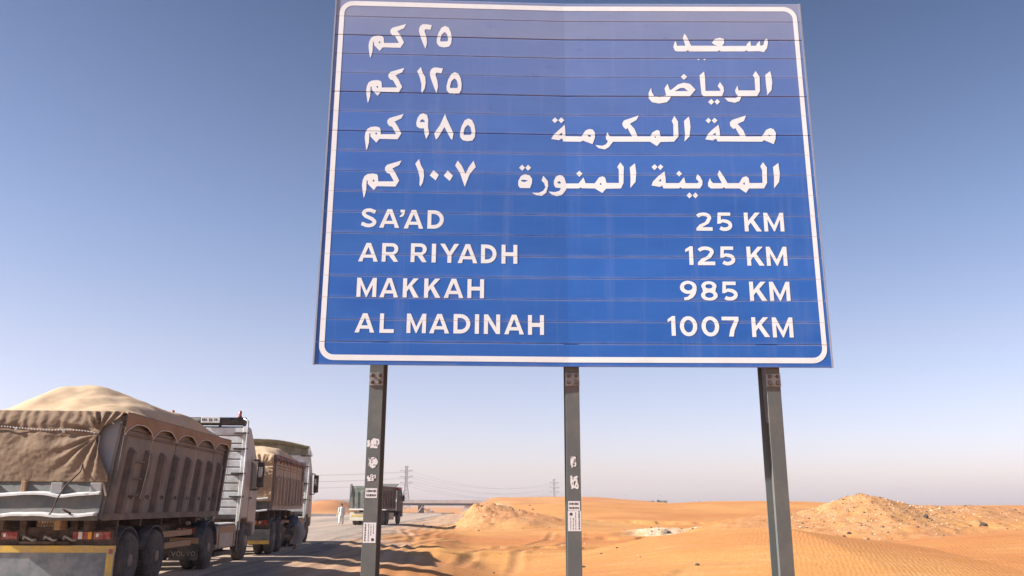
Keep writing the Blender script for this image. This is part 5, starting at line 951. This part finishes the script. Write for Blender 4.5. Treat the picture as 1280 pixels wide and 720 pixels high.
# third truck: rigid, empty, green tipping body
def rigid(loc, heading):
    root = empty('tipper_truck', (loc[0], loc[1], 0), heading)
    tag(root, 'distant empty tipper truck with green body and cream bumper, seen behind the left sign post', 'dump truck')
    root.scale = (1, .82, 1)
    body = tipper_body(root, -.3, 4.2, M['side3'], 5, lean=False, z0=1.25, z1=2.95, rungs=False, topband=.3)
    q = MB(); q.box(-1.24, 1.24, -.38, -.31, 1.25, 2.85); gt = q.build('tailgate', M['green'], root)
    for x in (-1.22, -.78, -.34, .1, .54, .98):
        q = MB(); q.prism([(x, 1.32), (x + .22, 1.32), (x + .17, 2.55), (x + .05, 2.55)], -.46, -.385); q.build('rib', M['gate'], gt)
    q = MB(); q.box(-1.27, 1.27, -.42, -.385, 2.78, 2.98); q.build('top_rail', M['green'], gt)
    q = MB(); q.box(-1.27, -1.14, -.5, -.3, 2.2, 3.12); q.build('hinge_arm', M['green'], gt)
    q = MB(); q.box(-1.24, 1.24, -.56, -.30, 1.16, 1.27); q.build('tailgate_lip', M['lip'], gt)
    q = MB(); q.prism([(4.4, 2.9), (4.45, 2.98), (5.6, 3.26), (5.6, 3.20)], -1.2, 1.2, 'x'); q.build('cab_shield', M['gate'], root)
    q = MB(); q.box(-1.22, 1.0, -.35, -.12, .35, .98); bp_ = q.build('rear_bumper', M['cream'], root, bevel=.03)
    q = MB(); q.box(-1.1, -.2, -.37, -.351, .68, .80); q.build('reflector', M['yellow'], bp_)
    tail_lamps(root, .3, .95, -.42, .62, .78)
    for y_ in (.75, 2.1, 6.2):
        for sx in (1, -1): wheel(root, sx * 1.22, y_, side=sx, dual=y_ < 3, rear=y_ < 3)
    for x in (-.5, .38):
        q = MB(); q.box(x, x + .12, -.1, 7.4, .85, 1.12); q.build('chassis_beam', M['chassis'], root)
    q = MB(); q.box(.65, 1.12, 3.0, 4.6, .4, .95); q.build('fuel_tank', M['tank'], root, bevel=.04)
    q = MB(); q.prism([(5.45, 1.0), (5.45, 2.75), (5.6, 2.85), (6.9, 2.85), (7.35, 2.2), (7.5, 1.5), (7.5, .6), (6.8, .6), (6.7, 1.0)], -1.2, 1.2, 'x'); cb = q.build('cab', M['darkgreen'], root, bevel=.06)
    q = MB(); q.box(-1.21, 1.21, 5.5, 6.9, 2.855, 2.98); q.build('roof_panel', M['roofred'], cb, bevel=.02)
    for sx in (1, -1):
        xo = sx * 1.203; q = MB(); q.prism([(6.1, 1.75), (7.1, 1.75), (6.9, 2.5), (6.1, 2.5)], min(xo, xo + .006 * sx), max(xo, xo + .006 * sx), 'x'); q.build('side_window', M['glass'], cb)
        q = MB(); q.box(min(sx * 1.24, sx * 1.5), max(sx * 1.24, sx * 1.42), 7.0, 7.1, 1.85, 2.35); q.build('mirror_housing', M['black'], cb, bevel=.02)
        q = MB(); q.tube([(sx * 1.18, 7.0, 2.5), (sx * 1.35, 7.05, 2.42)], .025, 6); q.build('mirror_arm', M['black'], cb)
    q = MB(); q.prism([(6.95, 2.78), (7.36, 2.15), (7.42, 2.15), (7.0, 2.84)], -1.05, 1.05, 'x'); q.build('windscreen', M['glass'], cb)
    q = MB(); q.box(-1.22, 1.22, 4.95, 5.10, 1.1, 2.75); q.build('cab_guard', M['lip'], root)
    return root
rigid(TR3, R(-8.5))

# ------------------------------------------------------------------ people
def skin_fig(name, joints, edges, m, parent, sub=2):
    me = bpy.data.meshes.new(name); me.from_pydata([j[0] for j in joints], edges, []); me.materials.append(m)
    o = bpy.data.objects.new(name, me); COL.objects.link(o); o.parent = parent
    md = o.modifiers.new('skin', 'SKIN'); md.use_smooth_shade = True
    for i, (p, r) in enumerate(joints):
        v = me.skin_vertices[0].data[i]; v.radius = (r, r) if not isinstance(r, tuple) else r; v.use_root = (i == 0)
    s_ = o.modifiers.new('sub', 'SUBSURF'); s_.levels = sub; s_.render_levels = sub
    return o
def head_parts(parent, c, d, r=.10, cloth=None, hair=True):
    """head facing direction d (unit), centre c: skull, nose, ears, hair cap"""
    d = Vector(d).normalized(); up = Vector((0, 0, 1)); sdv = d.cross(up).normalized(); up2 = sdv.cross(d)
    rot = Matrix((sdv, d, up2)).transposed()
    bm = bmesh.new(); bmesh.ops.create_icosphere(bm, subdivisions=3, radius=1)
    for v in bm.verts:
        x, y, z = v.co
        w = .78 - .16 * max(0, -z); y2 = y * (1.0 if y < 0 else .92) + (.10 if z < -.4 and y > 0 else 0)
        if y > .7 and abs(x) < .22 and -.35 < z < .1: y2 += .22
        if abs(z - .12) < .12 and y > .6 and .2 < abs(x) < .5: y2 -= .07
        v.co = rot @ Vector((x * w * r, y2 * r, z * 1.22 * r)) + Vector(c)
    me = bpy.data.meshes.new('head'); bm.to_mesh(me); bm.free(); me.materials.append(M['skin'])
    for p in me.polygons: p.use_smooth = True
    h = bpy.data.objects.new('head', me); COL.objects.link(h); h.parent = parent
    e_ = MB()
    for s_ in (-1, 1): e_.lathe([(-.008, .012), (0, .028), (.012, .024)], Vector(c) + sdv * s_ * r * .78 - d * .005, 'x', 8)
    e_.build('ear', M['skin'], h)
    bm = bmesh.new(); bmesh.ops.create_icosphere(bm, subdivisions=3, radius=1)
    dead = [v for v in bm.verts if v.co.z < -.25 or (v.co.y > .45 and v.co.z < .45)]
    bmesh.ops.delete(bm, geom=dead, context='VERTS')
    for v in bm.verts: v.co = rot @ Vector((v.co.x * r * .86, v.co.y * r * 1.07, v.co.z * r * 1.32)) + Vector(c)
    me = bpy.data.meshes.new('hair'); bm.to_mesh(me); bm.free(); me.materials.append(M['hair'] if hair else M['whitecloth'])
    for p in me.polygons: p.use_smooth = True
    o = bpy.data.objects.new('hair', me); COL.objects.link(o); o.parent = h
def hand(joints, edges, w, d, r=1.0):
    """adds palm and five fingers after wrist index w, pointing along d"""
    d = Vector(d).normalized(); p = Vector(joints[w][0]); a = d.orthogonal().normalized(); b2 = d.cross(a)
    joints.append((tuple(p + d * .055), (.036, .018))); palm = len(joints) - 1; edges.append((w, palm))
    for k, L in enumerate((.06, .075, .08, .07)):
        q = p + d * .095 + a * (k - 1.5) * .02; joints.append((tuple(q), .009)); edges.append((palm, len(joints) - 1))
        joints.append((tuple(q + d * L * .8 + b2 * .03), .007)); edges.append((len(joints) - 2, len(joints) - 1))
    q = p + d * .05 - a * .045; joints.append((tuple(q), .010)); edges.append((palm, len(joints) - 1))
    joints.append((tuple(q + d * .04 - a * .01), .008)); edges.append((len(joints) - 2, len(joints) - 1))

def loft(rings, n=18, wob=.0, seed=0):
    """closed tube through (centre, rx, ry, axis) rings"""
    mb = MB(); vs = []
    for i, (c, rx, ry, ax) in enumerate(rings):
        ax = Vector(ax).normalized(); sdv = ax.cross(Vector((0, 1, 0.001)));
        if sdv.length < .1: sdv = Vector((1, 0, 0))
        sdv.normalize(); f = sdv.cross(ax)
        for k in range(n):
            a = 2 * math.pi * k / n; w_ = 1 + wob * noise.noise(Vector((math.cos(a) * 1.5, math.sin(a) * 1.5, i * .35 + seed)))
            vs.append(Vector(c) + sdv * math.cos(a) * rx * w_ + f * math.sin(a) * ry * w_)
    fs = [(i * n + k, i * n + (k + 1) % n, (i + 1) * n + (k + 1) % n, (i + 1) * n + k) for i in range(len(rings) - 1) for k in range(n)]
    mb.add(vs, fs, True); return mb

# man standing by the far truck, back half turned, white clothes
px, py = PERS1
pr = empty('person', (px, py, gz(px, py)), R(20)); pr.scale = (.92, .92, .92)
tag(pr, 'person in loose white shirt and trousers standing on the road beside the green tipper truck', 'person')
J = [((0, 0, .98), .13), ((0, .0, 1.2), .14), ((0, 0, 1.42), .13), ((0, 0, 1.52), .055), ((0, .01, 1.6), .06),
     ((-.19, 0, 1.42), .065), ((-.25, -.02, 1.14), .05), ((-.22, .08, .90), .038), ((.19, 0, 1.42), .065), ((.26, -.03, 1.14), .05), ((.24, .06, .90), .038),
     ((-.10, 0, .90), .10), ((-.13, .03, .50), .075), ((-.15, -.02, .09), .05), ((-.16, .10, .04), .045), ((.10, 0, .90), .10), ((.12, .06, .50), .075), ((.13, .10, .09), .05), ((.15, .22, .04), .045)]
Ed = [(0, 1), (1, 2), (2, 3), (3, 4), (2, 5), (5, 6), (6, 7), (2, 8), (8, 9), (9, 10), (0, 11), (11, 12), (12, 13), (13, 14), (0, 15), (15, 16), (16, 17), (17, 18)]
hand(J, Ed, 7, (0, .3, -1)); hand(J, Ed, 10, (0, .3, -1))
skin_fig('body', J, Ed, M['skin'], pr)
head_parts(pr, (0, .02, 1.68), (.3, 1, 0))
loft([((0, 0, 1.50), .07, .07, (0, 0, 1)), ((0, 0, 1.46), .20, .12, (0, 0, 1)), ((0, 0, 1.3), .22, .155, (0, 0, 1)), ((0, 0, 1.1), .21, .16, (0, 0, 1)), ((0, 0, .85), .235, .18, (0, 0, 1)), ((0, 0, .72), .24, .185, (0, 0, 1))], wob=.12).build('shirt', M['whitecloth'], pr)
for s_ in (-1, 1):
    yo = .0 if s_ < 0 else .05
    loft([((s_ * .20, 0, 1.44), .075, .08, (s_ * .3, 0, -1)), ((s_ * .25, -.02, 1.15), .075, .075, (0, .1, -1)), ((s_ * .24, .05, .98), .065, .065, (0, .3, -1))], 12, .1).build('sleeve', M['whitecloth'], pr)
    loft([((s_ * .10, 0, .92), .13, .14, (0, 0, 1)), ((s_ * .13, .03 + yo, .5), .11, .11, (0, 0, 1)), ((s_ * .14, yo, .12), .085, .085, (0, 0, 1))], 14, .12, 3).build('trouser_leg', M['whitecloth'], pr)
# man bending at the second truck's wheel: hips to the right, head down towards the wheel
px, py = PERS2
pr = empty('person', (px, py, gz(px, py)), R(-8)); pr.scale = (.88, .88, .88)
tag(pr, 'person in grey clothes bending over at the wheel of the second tipper truck', 'person')
J = [((.16, 0, .74), .16), ((.02, .0, .98), .15), ((-.16, 0, 1.10), .14), ((-.28, 0, 1.02), .06), ((-.34, .01, .97), .06),
     ((-.18, -.16, 1.04), .062), ((-.30, -.20, .78), .048), ((-.46, -.10, .60), .038), ((-.18, .16, 1.04), .062), ((-.36, .18, .80), .048), ((-.50, .08, .62), .038),
     ((.16, -.11, .66), .105), ((-.06, -.15, .40), .08), ((.10, -.15, .09), .052), ((-.04, -.16, .04), .045), ((.16, .11, .66), .105), ((-.14, .15, .42), .08), ((-.04, .16, .09), .052), ((-.18, .17, .04), .045)]
Ed = [(0, 1), (1, 2), (2, 3), (3, 4), (2, 5), (5, 6), (6, 7), (2, 8), (8, 9), (9, 10), (0, 11), (11, 12), (12, 13), (13, 14), (0, 15), (15, 16), (16, 17), (17, 18)]
hand(J, Ed, 7, (-1, .2, -.4)); hand(J, Ed, 10, (-1, -.2, -.4))
skin_fig('body', J, Ed, M['skin'], pr)
head_parts(pr, (-.42, .0, .94), (-.8, .1, -.6))
loft([((-.30, 0, 1.04), .07, .09, (-1, 0, -.3)), ((-.24, 0, 1.08), .14, .20, (-1, 0, -.1)), ((-.10, 0, 1.06), .17, .22, (-1, 0, .4)), ((.02, 0, .98), .18, .21, (-1, 0, .8)), ((.08, 0, .90), .19, .21, (-.8, 0, 1))], wob=.14, seed=2).build('shirt', M['shirt'], pr)
loft([((.02, 0, .98), .185, .215, (-1, 0, .9)), ((.12, 0, .82), .215, .235, (-.6, 0, 1)), ((.17, 0, .66), .235, .25, (-.2, 0, 1)), ((.12, 0, .50), .25, .25, (0, 0, 1)), ((.04, 0, .34), .24, .24, (0, 0, 1)), ((.02, 0, .22), .23, .24, (0, 0, 1))], 22, .16, 5).build('robe', M['thobe'], pr)
for s_, e_ in ((-1, (-.30, -.20, .78)), (1, (-.36, .18, .80))):
    loft([((-.18, s_ * .17, 1.06), .075, .08, (-.4, 0, -1)), (e_, .07, .07, (-.4, 0, -1)), ((e_[0] - .07, e_[1] * .8, e_[2] - .08), .06, .06, (-.8, 0, -1))], 12, .1).build('sleeve', M['shirt'], pr)
# jack and spanner bag on the ground by the wheel
jk = MB(); jx, jy = px - .62, py - .25; zz = 0
jk.lathe([(0, .10), (.04, .11), (.06, .06), (.26, .055), (.27, .03), (.36, .03), (.37, .045)], (0, 0, 0), 'z', 12)
jk.tube([(0, -.05, .07), (.3, -.35, .12)], .014, 6)
jo = jk.build('bottle_jack', M['black']); jo.location = (jx, jy, gz(jx, jy)); tag(jo, 'small black jack with its handle on the ground below the bending man', 'jack')

# ------------------------------------------------------------------ bridge beyond the road's crest
br = empty('road_bridge', (-47, 400, -2.6)); tag(br, 'distant flat concrete bridge crossing beyond the road, right of the green truck', 'bridge')
def bpart(q, nm, m, par=br, bev=0):
    o = q.build(nm, m, par, bevel=bev); o.matrix_parent_inverse = Matrix.Translation((47, -400, 2.6)); return o
q = MB(); q.box(-82, -12, 396, 405, 1.3, 2.28); dk = bpart(q, 'deck', M['concd'])
q = MB(); q.box(-90, -8, 395.6, 395.98, 2.3, 3.75); bpart(q, 'parapet', M['conc'])
q = MB(); q.box(-90, -8, 405.02, 405.4, 2.3, 3.75); bpart(q, 'parapet', M['conc'])
for x in (-42.5, -72):
    q = MB(); q.box(x, x + 2.2, 397.5, 403.5, -4, 1.29); bpart(q, 'pier', M['concd'])
q = MB(); q.prism([(-24, -4), (-14, -4), (-14, 1.29), (-21, 1.29)], 396.2, 404.8); bpart(q, 'abutment', M['conc'])
q = MB(); q.box(-52, -24, 371, 371.6, -3.2, -1.7); o = q.build('concrete_barrier', M['concd']); tag(o, 'low dark wall standing in front of the bridge pier', 'barrier')
# site machine by the wall
q = empty('excavator', (-33, 352, gz(-33, 352))); tag(q, 'tiny grey excavator standing near the bridge pier', 'excavator')
for nm, args, m in (('track', (-1.6, 1.6, -1.4, -.8, 0, .8), 'black'), ('track', (-1.6, 1.6, .8, 1.4, 0, .8), 'black'), ('cabin', (-1.1, .2, -1, .3, .9, 2.7), 'tank'), ('engine_cover', (.2, 1.8, -1.1, 1.1, .9, 1.9), 'tank')):
    w_ = MB(); w_.box(*args); w_.build(nm, M[m], q, bevel=.08)
w_ = MB(); w_.tube([(-1.0, .5, 1.6), (-3.0, .5, 3.6), (-4.4, .5, 1.7), (-4.2, .5, .6)], [.25, .22, .16, .2], 6); w_.build('boom', M['tank'], q)

# pale kerb / barrier at the far left of the road, hill behind it
bar = MB()
for i, (xa, ya, xb, yb) in enumerate(((-44, 112, -33, 116), (-33, 116, -24, 119))):
    za, zb = gz(xa, ya), gz(xb, yb)
    bar.add([(xa, ya, za - .3), (xb, yb, zb - .3), (xb, yb, zb + .34), (xa, ya, za + .34), (xa, ya + .5, za - .3), (xb, yb + .5, zb - .3), (xb, yb + .5, zb + .34), (xa, ya + .5, za + .34)],
            [(0, 1, 2, 3), (7, 6, 5, 4), (0, 4, 5, 1), (1, 5, 6, 2), (2, 6, 7, 3), (3, 7, 4, 0)])
tag(bar.build('concrete_barrier', M['whitewash']), 'low pale barrier along the far left side of the road', 'barrier')

# ------------------------------------------------------------------ pylons and lines
def pylon(x, y, h, zb, label, arms=3, group='lattice pylons in the haze'):
    r_ = empty('electricity_pylon', (x, y, zb)); tag(r_, label, 'pylon', group)
    b0, b1 = h * .105, h * .024
    def wdt(z): return b0 + (b1 - b0) * min(1, z / (h * .62)) if z < h * .62 else b1
    th = h * .0075
    L = MB(); zs = [h * q for q in (0, .12, .23, .33, .42, .5, .57, .63, .69, .75, .81, .87, .93, 1)]
    for a, b_ in zip(zs[:-1], zs[1:]):
        wa, wb = wdt(a), wdt(b_)
        for sx, sy_ in ((1, 1), (1, -1), (-1, -1), (-1, 1)):
            L.tube([(sx * wa, sy_ * wa, a), (sx * wb, sy_ * wb, b_)], th, 4, False, False)
            nx_, ny_ = (sy_, -sx)
            L.tube([(sx * wa, sy_ * wa, a), (nx_ * wb, ny_ * wb, b_)], th * .6, 3, False, False)
            L.tube([(nx_ * wa, ny_ * wa, a), (sx * wb, sy_ * wb, b_)], th * .6, 3, False, False)
            L.tube([(sx * wb, sy_ * wb, b_), (nx_ * wb, ny_ * wb, b_)], th * .5, 3, False, False)
    L.build('tower', M['lattice'], r_)
    for k in range(arms):
        z = h * (.90 - .135 * k); w_ = h * (.135 + .01 * (k == 1))
        for s_ in (-1, 1):
            A = MB(); A.tube([(s_ * b1, 0, z), (s_ * w_, 0, z + h * .012)], th * .8, 4, False, False); A.tube([(s_ * b1, 0, z - h * .035), (s_ * w_, 0, z + h * .012)], th * .8, 4, False, False)
            A.tube([(s_ * w_, 0, z + h * .012), (s_ * w_, 0, z - h * .03)], th * .7, 4, False, False); A.build('cross_arm', M['lattice'], r_)
    A = MB(); A.tube([(-h * .05, 0, h), (h * .05, 0, h)], th, 4, False, False); A.build('earth_wire_arm', M['lattice'], r_)
    return r_
P1 = (-113, 930, 47); P2 = (62, 1250, 48); P0 = (-420, 700, 46); P3 = (185, 1500, 30)
pylon(*P1, -5, 'tall lattice pylon rising behind the bridge')
pylon(*P2, -10, 'smaller faint lattice pylon just left of the middle sign post')
for (x, y, h) in ((158, 1200, 17), (212, 1230, 17)):
    k_ = MB(); k_.tube([(0, 0, -6), (0, 0, h)], [.55, .35], 6); o = k_.build('utility_pole', M['lattice']); o.location = (x, y, 0)
    k_ = MB(); k_.box(-1.6, 1.6, -.2, .2, h - 1.6, h - 1.2); k_.build('crossbar', M['lattice'], o)
    tag(o, 'thin pole on the horizon ' + ('above the dunes right of the middle post' if x < 180 else 'farther right, near the orange dune crest'), 'pole')
def wire(a, b_, sag, r_=.16):
    n = 14; return [tuple(Vector(a).lerp(Vector(b_), i / n) - Vector((0, 0, sag * 4 * (i / n) * (1 - i / n)))) for i in range(n + 1)]
for k in range(3):
    for s_ in (-1, 1):
        z = .90 - .135 * k - .03
        pts = []
        for A, B_, sg in (((P0[0] + s_ * 6.5, P0[1], P0[2] * z), (P1[0] + s_ * 6.6, P1[1], P1[2] * z - 5), 9), ((P1[0] + s_ * 6.6, P1[1], P1[2] * z - 5), (P2[0] + s_ * 6.6, P2[1], P2[2] * z - 10), 12)):
            pts += wire(A, B_, sg)[0 if not pts else 1:]
        q = MB(); q.tube(pts, .095, 4, False); o = q.build('power_line', M['wire'])
        tag(o, ('highest', 'middle', 'lowest')[k] + ' sagging power line on the ' + ('left' if s_ < 0 else 'right') + ' arms of the pylons', 'power line', 'power lines between the pylons')

# ------------------------------------------------------------------ far scrub, sheds, stones
rs = random.Random(11)
def bush(x, y, r_, label):
    z = gz(x, y); mb = MB()
    for i in range(90):
        a = rs.uniform(0, 6.28); b2 = abs(rs.gauss(0, .6)); c = Vector((math.cos(a) * min(1, b2) * r_, math.sin(a) * min(1, b2) * r_, rs.uniform(.0, .8) * r_ * (1.1 - min(1, b2))))
        s_ = r_ * .2; n1 = Vector((rs.gauss(0, 1), rs.gauss(0, 1), rs.gauss(0, 1))).normalized() * s_; n2 = n1.orthogonal().normalized() * s_
        mb.add([c - n1, c + n2, c + n1], [(0, 1, 2)])
    o = mb.build('desert_shrub', M['bush']); o.location = (x, y, z); tag(o, label, 'shrub', 'dark shrubs on the far dunes' if r_ > 1 else 'small dry shrubs on the sand')
for i in range(14):
    x = rs.uniform(45, 98); y = rs.uniform(430, 560); bush(x, y, rs.uniform(1.4, 3.2), 'low dark shrub on the horizon right of the middle post')
for i in range(5):
    x = rs.uniform(-6, 14); y = rs.uniform(86, 112); bush(x, y, rs.uniform(.10, .2), 'small dry shrub on the sand left of the middle post')
for (x, y, w_, h, d_) in ((96, 620, 12, 3.0, 'long low white shed'), (112, 640, 6, 3.6, 'small square white shed'), (86, 600, 4, 2.6, 'tiny white hut left of the long shed')):
    q = empty('shed', (x, y, gz(x, y) - .3)); tag(q, d_ + ' far off on the horizon', 'shed')
    b_ = MB(); b_.box(-w_ / 2, w_ / 2, 0, 5, 0, h); b_.build('wall', M['whitewash'], q)
    b_ = MB(); b_.box(-w_ / 2 - .3, w_ / 2 + .3, -.3, 5.3, h + .01, h + .3); b_.build('roof', M['concd'], q)
    b_ = MB(); b_.box(-.6, .6, -.06, -.01, 0, 2.1); b_.build('door', M['concd'], q)

def rock_geo(mb, c, s_, rr):
    bm = bmesh.new(); bmesh.ops.create_icosphere(bm, subdivisions=1, radius=1)
    k = Vector((rr.uniform(.7, 1.4), rr.uniform(.6, 1.2), rr.uniform(.45, .9)))
    vs = [Vector((v.co.x * k.x, v.co.y * k.y, v.co.z * k.z)) * s_ * rr.uniform(.75, 1.2) + Vector(c) for v in bm.verts]
    fs = [[v.index for v in f.verts] for f in bm.faces]; mb.add(vs, fs); bm.free()
rr = random.Random(21)
for nm, m, n, lab, sz in (('scattered_stones', M['rockl'], 800, 'pale rubble strewn over the mound and heaps', (.012, .045)), ('scattered_stones', M['rockd'], 620, 'dark pebbles strewn over the mound and heaps', (.015, .055))):
    mb = MB()
    pts = []
    while len(pts) < n:
        z_ = rr.random()
        if z_ < .45: x, y = rr.gauss(19.0, 2.8), rr.gauss(44.6, 2.2)
        elif z_ < .70: x, y = rr.uniform(14, 33), rr.gauss(46.5, 1.1)
        elif z_ < .88: x, y = rr.gauss(-2.2, 2.6), rr.gauss(74.5, 2.2)
        elif z_ < .92: x, y = rr.gauss(11, 1.2), rr.gauss(62.6, .7)
        elif z_ < .95: x, y = rr.gauss(18.5, 2.0), rr.gauss(66.5, .7)
        else: x, y = rr.uniform(-4, 8), rr.uniform(26, 60)
        pts.append((x, y))
    P_ = np.array(pts); Zs = height(P_[:, 0], P_[:, 1])
    for (x, y), z in zip(pts, Zs):
        s_ = rr.uniform(*sz) * (1.3 if y > 60 else 1); rock_geo(mb, (x, y, z + s_ * .2), s_ * rr.choice((.6, .8, 1, 1.4)), rr)
    tag(mb.build(nm, m), lab, kind='stuff')
big = [((1048, 677), 'dark stone low on the left foot of the mound'), ((1075, 662), 'dark stone in the middle of the mound slope'), ((1158, 653), 'large flat dark stone right of the mound'), ((1113, 674), 'dark stone below the mound on the right'), ((1205, 657), 'dark stone on the right-hand ridge'), ((1059, 678), 'dark stone at the foot of the mound, below its peak'), ((1078, 678), 'round dark stone right of the mound foot')]
BP = [(13.4, 37.5, .10), (16.2, 42.0, .11), (21.0, 44.2, .22), (15.4, 38.0, .10), (23.5, 43.5, .15), (13.9, 36.6, .08), (15.0, 36.9, .09), (2.4, 29.5, .07), (-.6, 31.0, .06), (4.1, 34.0, .07), (11.2, 62.3, .16), (13.3, 64.0, .18)]
LB = ['dark stone low on the left foot of the stony mound', 'dark stone halfway up the stony mound', 'large flat dark stone right of the stony mound', 'dark stone below the mound on its right', 'dark stone on the right-hand ridge', 'small dark stone at the very foot of the mound', 'round dark stone just right of the mound foot',
      'small dark stone on bare sand left of the middle post', 'tiny dark stone on sand by the shadow of the trucks', 'small dark stone beside the middle post base', 'dark stone on the pale rubble patch', 'dark stone between the two pale patches']
for (x, y, s_), lab in zip(BP, LB):
    mb = MB(); rock_geo(mb, (0, 0, s_ * .25), s_, rr); o = mb.build('stone', M['rockd']); o.location = (x, y, gz(x, y)); tag(o, lab, 'stone', 'single dark stones on the sand')

# ------------------------------------------------------------------ desert haze
if HAZE > 0:
    q = MB(); q.box(-3020, 3020, -3020, 3020, -13, 56); o = q.build('haze', [])
    hm = bpy.data.materials.new('haze_air'); hm.use_nodes = True; t = hm.node_tree; t.nodes.clear()
    oo = t.nodes.new('ShaderNodeOutputMaterial'); pv = t.nodes.new('ShaderNodeVolumePrincipled'); pv.inputs['Density'].default_value = HAZE; pv.inputs['Color'].default_value = (.97, .90, .92, 1); pv.inputs['Anisotropy'].default_value = .2
    t.links.new(pv.outputs[0], oo.inputs['Volume']); o.data.materials.append(hm); tag(o, kind='stuff')
